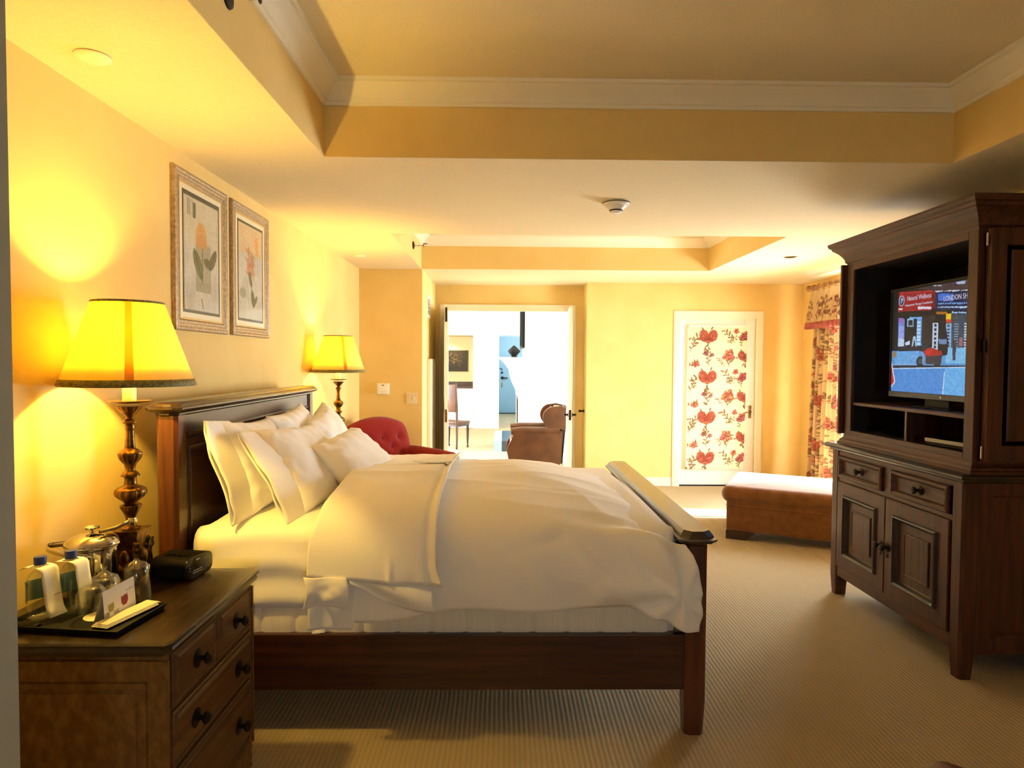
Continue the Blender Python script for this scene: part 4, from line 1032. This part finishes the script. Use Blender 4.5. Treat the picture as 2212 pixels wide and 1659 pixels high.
# windows and dark shopfront
trect(255, 620, 330, 940, (120,140,226)); trect(262, 700, 325, 850, (150,170,240)); trect(258, 850, 330, 940, (196,220,250)); trect(255, 600, 320, 660, (150,110,200))
trect(390, 585, 540, 610, (120,180,250)); trect(480, 610, 545, 930, (90,160,236))
for k in range(7): trect(482, 640+k*42, 528, 668+k*42, (190,226,255))
trect(362, 610, 440, 706, (150,190,220)); trect(375, 628, 430, 694, (20,40,60)); tpoly([(340,900),(400,870),(400,915),(350,925)], (200,222,246)); 
tpoly([(440,820),(468,820),(490,985),(476,985),(455,850),(430,985),(415,985)], (170,200,226)); trect(550, 680, 596, 700, (190,160,110)); trect(556, 735, 600, 748, (170,140,100))
trect(540, 560, 700, 900, (48,38,40)); trect(250, 940, 520, 990, (30,30,52))
trect(905, 545, 1160, 945, (64,76,92)); 
for k in range(10):
    trect(1060, 650+k*32, 1160, 668+k*32, (190,220,250)); trect(935, 660+k*30, 985, 672+k*30, (150,180,214), .8)
trect(1000, 830, 1040, 930, (170,110,120)); trect(880, 655, 905, 960, (110,150,200))
trect(835, 660, 895, 960, (150,190,230))
for k in range(7): trect(848, 676+k*40, 880, 700+k*40, (40,60,100))
trect(672, 655, 742, 980, (196,214,236))
for k in range(6): trect(694, 668+k*52, 722, 702+k*52, (30,40,70))
# rider and red motorcycle
for x in (535, 740): pc.ell(*TP(x,1120), 15 if x < 600 else 13, 12, (22,24,34)); pc.ell(*TP(x,1120), 8, 6.5, (70,84,110))
tpoly([(560,1000),(660,950),(800,1000),(790,1060),(600,1060)], (176,30,30)); pc.ell(*TP(630,1000), 12, 9, (206,46,40)); tpoly([(600,1060),(800,1040),(780,1160),(600,1150)], (58,52,62)); tpoly([(545,930),(620,900),(640,960),(560,990)], (46,50,62))
tpoly([(750,700),(830,680),(870,900),(860,1040),(800,1050),(780,940),(745,900)], (16,20,36)); pc.ell(*TP(800,650), 9, 10, (20,22,34)); tpoly([(740,850),(850,850),(850,905),(760,900)], (110,140,190))
tpoly([(915,860),(965,860),(960,1105),(925,1105)], (70,62,76)); tpoly([(555,1060),(580,1060),(585,1160),(560,1160)], (130,160,200))
# red street sign at the lower corner
tpoly([(108,1125),(180,1092),(236,1372),(150,1480),(108,1480)], (234,224,236)); tpoly([(108,1136),(170,1108),(222,1366),(150,1462),(108,1470)], (190,34,46)); pc.ell(*TP(132,1225), 6, 7, (220,150,160)); pc.ell(*TP(150,1345), 12, 8, (232,214,224)); pc.ell(*TP(150,1345), 5, 4, (190,34,46))
tpoly([(118,930),(182,905),(182,950),(120,978)], (200,210,236)); trect(190, 1010, 240, 1080, (150,130,90)); trect(110, 980, 175, 1090, (46,60,90))
pc.grain(.10, 3, 2); pc.grain(.06, 5, 5)
M_scr = colattr('screen_glow', rough=.3, emit=.55)
scr = picgrid('screen', pc, lambda u, v: (-.0015, sy1-(sy1-sy0)*u, sz1-(sz1-sz0)*v), M_scr, tv)
M_txt = newmat('screen_lettering'); _p = M_txt[2]; _p.inputs['Base Color'].default_value = (0,0,0,1); _p.inputs['Emission Color'].default_value = rgb(226,226,250); _p.inputs['Emission Strength'].default_value = .4; M_txt = M_txt[0]
def tvtext(body, x, y, size, sh=1.0):
    cu, cv = TP(x, y); Y = sy1-(sy1-sy0)*cu/TW; Z = sz1-(sz1-sz0)*cv/TH
    Mx = Matrix(((0,0,-1,-.0022),(-1,0,0,Y),(0,1,0,Z),(0,0,0,1))) @ Matrix.Diagonal((sh,1,1,1))
    text_mesh('lettering', body, size, M_txt, scr, Mx)
pass
tvtext('Natural Wellness', 497, 348, .040, .78); tvtext('Acupuncture Therapy Consultations', 492, 428, .019, .9); tvtext('LONDON SHOW', 985, 335, .040, .80)
# boxes in the cubbies
cb = thing('cable_box', 'slim silver and black receiver box in the near lower cubby', 'receiver', (2.43, 3.36, 1.112), R(8))
obj('box_body', B().box(-.10, .12, -.15, .15, .004, .040, bev=.004), M_black, cb); obj('front_strip', B().box(-.106, -.099, -.15, .15, .022, .042, bev=.002, seg=1), mat('grey_metal', rgb(150,152,150), rough=.4, metal=.5), cb)
tag(obj('black_tray', B().lathe([(.02,0),(.10,.0),(.13,.012),(.132,.014),(.10,.004),(.02,.003)], seg=36), M_black, smooth=40, loc=(2.48, 3.92, 1.112)), 'black shallow dish in the far lower cubby', 'dish')

# ================================================================== CHAISE by the window
ch = thing('ottoman', 'long low brown velvet ottoman between armoire and balcony door', 'ottoman', (1.985, 5.672, 0), R(-27.7))
L_, W_ = 1.22, .86
b = B().box(.0, L_, .0, W_, .075, .36, bev=.018); obj('upholstered_body', b, M_chaise, ch, 40)
def roundslab(x0, x1, y0, y1, z0, z1, e):
    b = B(); rings = []
    for k in range(11):
        t = -PI/2+PI*k/10; o = e*math.cos(t); z = (z0+z1)/2+(z1-z0)/2*math.sin(t)
        ring = []
        c = .06
        for cx_, cy_, a0 in ((x1-c,y1-c,0),(x0+c,y1-c,PI/2),(x0+c,y0+c,PI),(x1-c,y0+c,1.5*PI)):
            for i in range(6):
                a = a0+PI/2*i/5; ring.append((cx_+(c-e+o)*math.cos(a), cy_+(c-e+o)*math.sin(a), z))
        rings.append(ring)
    rings.append([(p[0]*.5+(x0+x1)*.25, p[1]*.5+(y0+y1)*.25, z1+.012) for p in rings[-1]])
    rings.append([(p[0]*.05+(x0+x1)*.475, p[1]*.05+(y0+y1)*.475, z1+.014) for p in rings[-2]])
    return b.loft(rings)
obj('seat_cushion', roundslab(-.045, L_+.045, -.02, W_+.045, .325, .47, .06), M_chaise, ch, 60)
obj('welt', B().tube([(x, y, .30) for x, y in clip_rect(-.003, L_+.003, -.003, W_+.003, .02)], .004, 6, True), M_chaise, ch, 60)
for x in (.0, L_-.24):
    for y in (.005, W_-.10):
        obj('bracket_foot', B().loft([[(x, y, 0), (x+.17, y, 0), (x+.24, y, .075), (x, y, .075)], [(x, y+.095, 0), (x+.17, y+.095, 0), (x+.24, y+.095, .075), (x, y+.095, .075)]]), M_darkwood, ch)

# ================================================================== CURTAIN, VALANCE, ROD
rd = thing('curtain_rod', 'thick pale wooden curtain pole above the side window', 'curtain rod', (3.60, 6.2, 2.435))
obj('pole', B().tube([(0,-1.6,0),(0,1.36,0)], .024, 16), M_rod, rd, 40)
obj('finial', B().lathe([(.024,0),(.034,.008),(.03,.02),(.038,.04),(.034,.062),(.018,.076),(.001,.08)], M=Matrix.Translation((0,1.36,0)) @ Matrix.Rotation(-PI/2, 4, 'X'), seg=24), M_rod, rd, 40)
for y in (-1.3, 1.30): obj('bracket', B().tube([(.175,y,-.02),(.06,y,-.02),(.0,y,-.026)], .011, 8), M_rod, rd, 40)
for k in range(22):
    y = 1.27-k*.125
    obj('curtain_ring', B().tube([(.036*math.cos(a*PI/8), y+.004*math.sin(a*PI/8), -.008+.036*math.sin(a*PI/8)) for a in range(16)], .0065, 8, True), M_rod, rd, 60)
def pleat(s, amp, lam, ph): return amp*math.sin(2*PI*s/lam+ph)
pv = floral(420, 60, (236,220,186), 70, 4)
pv = Pic(640, 90, (204,176,132)); q = random.Random(3)
for k in range(40):
    x = k*17+q.uniform(-4,4)
    if k % 2: pv.stem(x, 88, 62, -1.5+q.uniform(-.3,.3), q, (150,112,80))
    pv.rose(x+4, 66+q.uniform(-8,8), 8, (160,96,84), k+50); pv.rose(x+q.uniform(-6,6), 30+q.uniform(-14,30), 7, (146,74,66), k)
va = thing('valance', 'gathered floral valance with wine fringe under the curtain pole', 'valance', (3.60, 6.2, 2.40))
def vfn(u, v):
    y = 1.30-2.85*u
    return (-.02-.05*v+.016*math.sin(y*58+math.sin(y*9)*1.5)*(.5+.7*v), y, -.005-.385*v+.004*math.sin(y*58))
picgrid('gathered_cloth', pv, vfn, M_fabric2, va, 640, 24)
b = B(); N = 420
rows = [[b.bm.verts.new((vfn(i/N, 1)[0]-.006-.004*(j > 0)+.003*math.sin(i*2.1)*j, 1.302-2.86*i/N, -.375-.075*j/2)) for i in range(N+1)] for j in range(3)]
for j in range(2):
    for i in range(N): b.face([rows[j][i], rows[j][i+1], rows[j+1][i+1], rows[j+1][i]])
q_ = obj('fringe', b, M_fringe, va, 80); q_['kind'] = 'stuff'; q_.modifiers.new('thickness', 'SOLIDIFY').thickness = .006
cu_ = thing('curtain', 'full length floral curtain panel hanging beside the window', 'curtain', (3.62, 7.1, 0))
pcu = floral(150, 520, (204,174,128), 118, 11); 
q = random.Random(8)
for k in range(46): pcu.rose(q.uniform(0,150), q.uniform(0,520), q.uniform(7,13), (176+q.randint(-20,16), 104, 84), k); pcu.stem(q.uniform(0,150), q.uniform(30,520), q.uniform(24,46), -1.5+q.uniform(-.8,.8), q)
def cfn(u, v):
    y = .40-.74*u*(.94+.10*v)
    return (.06*math.sin(u*2*PI*7.5+.5*math.sin(v*3))*(.55+.45*v)-.045*v, y+.012*math.sin(u*40+v*2), 2.30-2.285*v)
picgrid('curtain_cloth', pcu, cfn, M_fabric2, cu_, 150, 260)

# ================================================================== ROMAN BLIND on the balcony door
bl = thing('roman_blind', 'floral roman blind covering the balcony door glass', 'blind', (2.695, FW-.012, 0))
BW, BZ0, BZ1, NF = .735, .232, 2.015, 11
pb = floral(190, 462, (236,226,194), 150, 21, tile=132)
for k in range(NF):
    v0, v1 = k/NF, (k+1)/NF
    sub = Pic(190, 42, (0,0,0)); sub.a[:] = pb.a[k*42:(k+1)*42]
    def bfn(u, v, k=k):
        z = BZ1-(BZ1-BZ0)*(k+v)/NF
        return (-BW/2+BW*u-.02*(k+v)/NF, -.004-.016*v**1.5-.004*math.sin(PI*v), z-.012*v*(v > .99))
    o = picgrid('fabric_fold', sub, bfn, M_fabric, bl, 190, 42)
obj('head_rail', B().box(-BW/2, BW/2, -.014, .008, BZ1-.004, BZ1+.014, bev=.002, seg=1), M_white, bl)

# ================================================================== RED ARMCHAIR in the corner
rc = thing('armchair', 'red button-back armchair in the corner by the light switches', 'armchair', (-1.03, 6.31, 0), R(-43))
# local: faces +x
def puff(fn, nu, nv): return B().grid(fn, nu, nv)
BWd, BHt = .74, .62
btn = [(s_*.16+off, z) for z, off, row in ((.78,0,0),(.645,.0,1)) for s_ in (-1, 0, 1)] + [(-.08,.71),(.08,.71),(-.24,.72),(.24,.72)]
btn = [(-.2,.79),(0,.79),(.2,.79),(-.1,.70),(.1,.70),(-.2,.61),(0,.61),(.2,.61)]
def backfront(u, v):
    y = (u-.5)*BWd; z = .40+v*.575
    e = (1-abs(u*2-1)**3.5)*(1-max(0, v*2-1)**4)
    x = -.20-.14*v+.105*max(e, 0)**.4
    top = .575*(1-.10*abs(u*2-1)**2.2+.03*math.sin(u*PI))
    z = .40+v*top*(1)
    for by, bz in btn:
        d = math.hypot(y-by, z-bz); x -= .034*math.exp(-(d/.045)**2)
        
    x -= .008*abs(math.sin((y*5+z*5)*PI))**8*0
    return (x, y*(1-.10*v**6), z)
def backback(u, v):
    p = backfront(u, v); e = (1-abs(u*2-1)**3.5)*(1-max(0, v*2-1)**4)
    return (-.20-.14*v-.05*max(e, 0)**.4, p[1], p[2])
b = B().grid(backfront, 44, 40); b.grid(backback, 44, 40); bmesh.ops.remove_doubles(b.bm, verts=b.bm.verts, dist=.0006)
obj('backrest', b, M_red, rc, 80)
for by, bz in btn:
    t_ = (bz-.40)/.575
    obj('button', B().sphere((-.20-.14*t_+.078, by, bz), (.007,.012,.012), 12, 8), M_red, rc, 60)
obj('seat_cushion', roundslab(-.22, .40, -.29, .29, .30, .46, .04), M_red, rc, 60)
obj('seat_base', B().box(-.28, .38, -.33, .33, .14, .32, bev=.02), M_red, rc, 40)
for s_ in (-1, 1):
    y = s_*.36
    b = B().prism([(-.30,.14),(.375,.14),(.375,.60),(-.30,.60)], 'y', y-.045, y+.045); obj('arm_panel', b, M_red, rc)
    b = B().tube([(-.30,y,.60),(-.1,y,.605),(.2,y,.60),(.395,y,.59)], .082, 20); obj('arm_roll', b, M_red, rc, 40)
    b = B().lathe([(.082,0),(.078,.008),(.05,.014),(.001,.016)], M=Matrix.Translation((.395, y, .59)) @ Matrix.Rotation(PI/2, 4, 'Y'), seg=24); obj('arm_facing', b, M_red, rc, 40)
    for x in (-.24, .33): obj('leg', B().lathe([(.014,0),(.022,.04),(.026,.14)], c=(x, s_*.28, 0), seg=14), M_darkwood, rc, 40)

# ================================================================== LIVING ROOM beyond the double doors
LX0, LX1, LY0, LY1 = -3.5, 4.0, AB+.1, 15.1
H2 = 2.75
wallbox('wall_living_near', LX0, -1.66, LY0-.001, LY0+.05, 0, H2, m=M_white); wallbox('wall_living_near', 1.05, LX1, LY0+.01, LY0+.06, 0, H2, m=M_white)
wallbox('wall_living_near', -1.66, 1.05, LY0, LY0+.05, 2.55, H2, m=M_white)
struct(obj('ceiling', B().box(LX0-.1, LX1+.1, LY0, LY1+.1, H2, H2+.06), M_white)); 
for nm, x0, x1 in (('wall_living_left', LX0-.1, LX0), ('wall_living_right', LX1, LX1+.1)):
    b = B(); a0, a1 = 10.0, 12.0
    b.box(x0, x1, LY0, a0, 0, H2); b.box(x0, x1, a1, LY1, 0, H2)
    b.box(x0, x1, a0, a1, 0, .25); b.box(x0, x1, a0, a1, 2.62, H2)
    struct(obj(nm, b, M_white))
for k, x in ((2, LX1+.05), (4, LX0-.05)):
    w = struct(bpy.data.objects.new('window_%d' % k, None)); COL.objects.link(w); w.location = (x, 11.0, 1.435)
    obj('window_frame', B().mold(fx(0,0,0), 2.0, 2.37, [(0,-.04),(0,.04),(.07,.04),(.07,-.04)]), M_white, w)
    for y in (0,): obj('mullion', B().box(-.03, .03, y-.03, y+.03, -1.12, 1.12), M_white, w)
    for y in (-.48, .48): obj('window_pane', B().box(-.003, .003, y-.44, y+.44, -1.12, 1.12), M_pane, w)
b = B(); y0, y1 = LY1, LY1+.1
b.box(LX0, -2.2, y0, y1, 0, H2); b.box(-2.2, -.69, y0, y1, 2.17, H2); b.box(-.69, -.185, y0, y1, 0, H2); b.box(-.185, .95, y0, y1, 2.285, H2); b.box(.95, LX1, y0, y1, 0, H2)
M_livcream = mat('cream_living_paint', rgb(236,222,190), rough=.7)
struct(obj('wall_living_far', b, M_livcream))
casing('trim_5', fy(.3825, LY1, 0), 1.16, 2.29, .11, .03, M_white)
M_cream = mat('cream_wall', rgb(222,200,150), rough=.7)
b = B(); b.box(-2.3, -.6, 15.9, 16.0, 0, 2.3); b.box(-2.3, -2.2, 15.2, 15.9, 0, 2.3); b.box(-.69, -.6, 15.2, 15.9, 0, 2.3); b.box(-2.3, -.6, 15.2, 16.0, 2.17, 2.3)
struct(obj('wall_niche', b, M_cream))
b = B(); b.box(-.28, -.185, 15.2, 19.6, 0, 2.5); b.box(1.2, 1.3, 15.2, 19.6, 0, 2.5); b.box(-.28, 1.3, 19.56, 19.66, 0, 2.5); b.box(-.28, 1.3, 15.2, 19.6, 2.5, 2.56)
struct(obj('wall_vestibule', b, mat('pale_grey_paint', rgb(214,224,228), rough=.7)))
add_light('niche_downlight', 'SPOT', (-1.25, 15.68, 2.14), 30, (1, .72, .3), spot_size=1.9, spot_blend=.5, shadow_soft_size=.03)
vl = thing('added_ceiling_lamp', 'flush round ceiling lamp added unseen to light the entry vestibule', 'lamp', (.5, 17.4, 2.5)); obj('diffuser', B().lathe([(.16,0),(.15,-.04),(.08,-.06),(.001,-.065)], seg=32), mat('opal_glass', rgb(250,250,250)), vl, 40)  # out of view, added to light the vestibule
add_light('bulb', 'POINT', (0, 0, -.16), 60, (.88, .96, 1), vl, shadow_soft_size=.08)
# blue entry door
d4 = struct(bpy.data.objects.new('door_4', None)); COL.objects.link(d4); d4.location = (.37, 19.54, 0)
obj('door_leaf', B().box(-.50, .50, -.02, .02, .02, 2.31), M_bluedoor, d4)
obj('closer_rail', B().box(-.5, .5, -.03, -.02, 2.14, 2.20), M_bluedoor, d4)
b = B().lathe([(.045,0),(.045,.01),(.02,.02),(.012,.06)], M=Matrix.Translation((-.38,-.02,1.08)) @ Matrix.Rotation(PI/2, 4, 'X'), seg=20); b.tube([(-.38,-.08,1.08),(-.28,-.085,1.08),(-.22,-.08,1.075)], .016, 8)
obj('door_handle', b, M_iron, d4, 40)
obj('lock_plate', B().box(-.42, -.37, -.028, -.02, .80, .98, bev=.004), M_steel, d4)
obj('deadbolt', B().lathe([(.036,0),(.034,.014),(.001,.02)], M=Matrix.Translation((-.39,-.02,1.235)) @ Matrix.Rotation(PI/2, 4, 'X'), seg=20), M_iron, d4, 40)
b = B().tube([(-.46,-.03,1.36),(-.40,-.05,1.35),(-.38,-.04,1.31)], .012, 8); obj('night_latch', b, M_iron, d4, 40)
obj('threshold', B().box(-.56, .56, -.06, .02, 0, .024), M_blackm, d4)
# fireplace breast, mantel, hearth
struct(obj('wall_chimney', B().box(.39, 1.2, 11.2, 12.9, 0, H2), M_white))
fp = thing('fireplace_mantel', 'white fireplace mantel with stepped corbel profile on the chimney breast', 'mantel', (.39, 11.2, 0))
pf = [(0,1.635),(-.43,1.635),(-.43,1.60),(-.405,1.585),(-.40,1.565),(-.365,1.55),(-.36,1.52),(-.325,1.50),(-.315,1.46),(-.29,1.45),(-.27,1.40),(-.255,1.30),(-.225,1.20),(-.18,1.10),(-.135,1.03),(-.13,.93),(-.12,.90),(-.12,0),(0,0)]
obj('mantel_leg', B().prism([(x, z) for x, z in pf], 'y', .0, .22), M_white, fp); obj('mantel_leg', B().prism([(x, z) for x, z in pf], 'y', 1.48, 1.70), M_white, fp)
obj('frieze', B().prism([(x*.9, z) for x, z in pf[1:17]]+[(0,.9),(0,1.6)], 'y', .22, 1.48), M_white, fp)
obj('mantel_shelf', B().box(-.44, 0, -.02, 1.72, 1.60, 1.636, bev=.004), M_white, fp)
obj('fire_screen_edge', B().box(-.145, -.122, .01, .05, .08, .98), M_iron, fp)
he = thing('hearth', 'raised slate hearth slab with white edge before the fireplace', 'hearth', (.39, 11.2, 0))
obj('hearth_slab', B().box(-.40, -.12, .0, 1.7, .0, .185, bev=.004), M_slate, he); obj('hearth_edge', B().box(-.535, -.40, -.005, 1.705, .0, .185), M_bluedoor, he)
va_ = thing('vase', 'black faceted bowl vase on the fireplace mantel', 'vase', (.195, 11.3, 1.636))
rg = random.Random(4)
b = B().lathe([(.06,0),(.06,.012),(.04,.02),(.075,.06),(.108,.095),(.112,.115)], seg=9); obj('bowl', b, M_blackm, va_)
b = B(); b.loft([[(.112*math.cos(2*PI*i/9), .112*math.sin(2*PI*i/9), .115) for i in range(9)], [(.07*math.cos(2*PI*i/9)+.0, .07*math.sin(2*PI*i/9), .155) for i in range(9)], [(.012*math.cos(2*PI*i/9), .012*math.sin(2*PI*i/9), .205) for i in range(9)]]); obj('faceted_lid', b, M_blackm, va_)
mi = thing('wall_mirror', 'tall dark framed mirror above the mantel seen edge on', 'mirror', (.39, 12.05, 2.2))
obj('mirror_frame', B().mold(fx(0,0,0,-1), 1.2, .78, [(0,0),(0,.05),(.03,.06),(.06,.04),(.065,.01)]), M_black, mi); obj('mirror_glass', B().box(-.012, -.008, -.54, .54, -.33, .33), M_steel, mi)
# niche painting, counter, cabinet
pn = thing('canvas_painting', 'dark brown canvas with golden swirls in the lit niche', 'painting', (-1.17, 15.9, 1.575))
obj('canvas', B().box(-.30, .318, -.04, -.002, -.258, .258), M_blackm, pn)
pz = Pic(90, 76, (44,36,22)); q = random.Random(6)
for k in range(50):
    a = q.uniform(0,6.3); x, y = 44+q.gauss(0,17), 32+q.gauss(0,10); pz.line(x, y, x+7*math.cos(a), y+5*math.sin(a), 1.4, (130+q.randint(-30,50), 100+q.randint(-20,30), 54), .7)
pz.grain(.1, 3, 2)
picgrid('painted_front', pz, lambda u, v: (-.30+.618*u, -.0405, .258-.516*v), M_print, pn)
kc = thing('bar_cabinet', 'white bar cabinet with dark counter in the niche', 'cabinet', (-1.45, 15.55, 0))
obj('cabinet_body', B().box(-.74, .755, -.33, .34, .10, .93), M_white, kc); obj('plinth', B().box(-.74, .755, -.27, .34, 0, .10), M_white, kc)
obj('counter', B().box(-.745, .757, -.36, .345, .93, .965), M_darkwood, kc); obj('backsplash', B().box(-.745, .757, .30, .345, .965, 1.07), M_darkwood, kc)
for k in range(3):
    dd = obj('door', B().mold(fy(-.49+.495*k, -.33, .5), .48, .74, [(0,0),(0,.014),(.05,.014),(.056,.006),(.064,.006)], fill=True), M_white, kc); obj('knob', B().sphere((-.49+.495*k-.18, -.355, .78), .014, 12, 8), M_iron, dd, 60)
# dining chair at the left of the doorway
dc = thing('dining_chair', 'dark wooden dining chair with tall leather back, partly behind the open door', 'chair', (-.885, 11.7, 0), R(60))
obj('seat', B().box(-.20, .19, -.24, .24, .44, .49, bev=.015), M_leather, dc, 40); obj('seat_rail', B().box(-.19, .175, -.225, .225, .40, .445), M_darkwood, dc)
for s_ in (-1, 1):
    b = B().tube([(-.185,s_*.2,.42),(-.18,s_*.2,.2),(-.19,s_*.2,0)], [.024,.02,.017], 8); obj('leg', b, M_darkwood, dc, 40)
    b = B().lathe([(.012,0),(.022,.01),(.022,.03),(.014,.05),(.018,.1),(.026,.3),(.03,.34),(.022,.37),(.028,.41)], c=(.155, s_*.205, 0), seg=14); obj('leg', b, M_darkwood, dc, 40)
    obj('back_post', B().tube([(-.185,s_*.2,.42),(-.19,s_*.2,.8),(-.22,s_*.2,1.17)], [.024,.022,.018], 8), M_darkwood, dc, 40)
obj('back_panel', B().box(-.235, -.185, -.2, .2, .66, 1.15, bev=.015), M_leather, dc, 40)
# leather wing chair
lc = thing('wing_chair', 'brown leather wing armchair just beyond the double doors', 'armchair', (.47, 9.65, 0), R(0))
# local: faces -x
def scr_(y, s_):
    P = [(-.36,.06),(.36,.06),(.40,.56),(-.30,.56),(-.31,.52),(-.345,.42),(-.39,.34),(-.405,.28)]
    obj('side_panel', B().prism(P, 'y', y-.05, y+.05), M_leather, lc)
    obj('arm_roll', B().tube([(-.345,y,.555),(-.2,y,.565),(.1,y,.562),(.36,y,.565)], [.05,.058,.06,.06], 18), M_leather, lc, 50)
    W = []
    for k in range(14): a = PI/2+k/13*PI*1.15; W.append((.27+.16*math.cos(a)*1.0, .75+.165*math.sin(a)))
    W = [(.44,.56),(.46,.90),(.36,.925)]+W[1:]+[(.24,.57)]
    obj('wing', B().prism(W, 'y', y-.04, y+.04), M_leather, lc)
for s_ in (-1, 1): scr_(s_*.33, s_)
b = B().grid(lambda u, v: (.22+.10*v-.07*(max(0, 1-abs(u*2-1)**3))**.5, (u-.5)*.64, .44+v*.46), 20, 20); b.grid(lambda u, v: (.40+.07*v, (u-.5)*.66, .06+v*.85), 4, 6)
b.box(.30, .40, -.32, .32, .08, .90, bev=.02); obj('backrest', b, M_leather, lc, 60)
obj('seat_cushion', roundslab(-.36, .26, -.29, .29, .32, .46, .04), M_leather, lc, 60); obj('seat_base', B().box(-.35, .36, -.3, .3, .07, .33, bev=.02), M_leather, lc, 40)
for x in (-.32, .34):
    for s_ in (-1, 1): obj('foot', B().lathe([(.02,0),(.028,.03),(.024,.065)], c=(x, s_*.29, 0), seg=14), M_darkwood, lc, 40)
# leather stool by the camera
st = thing('footstool', 'brown leather stool with rounded top, cut by the bottom edge near the armoire', 'stool', (1.25, 1.525, 0), R(48))
obj('padded_top', roundslab(-.19, .19, -.21, .21, .33, .452, .05), M_leather, st, 60); obj('apron', B().box(-.15, .15, -.17, .17, .27, .335, bev=.01), M_darkwood, st)
for x in (-.13, .13):
    for y in (-.15, .15): obj('leg', B().lathe([(.016,0),(.024,.27)], c=(x, y, 0), seg=12), M_darkwood, st, 40)
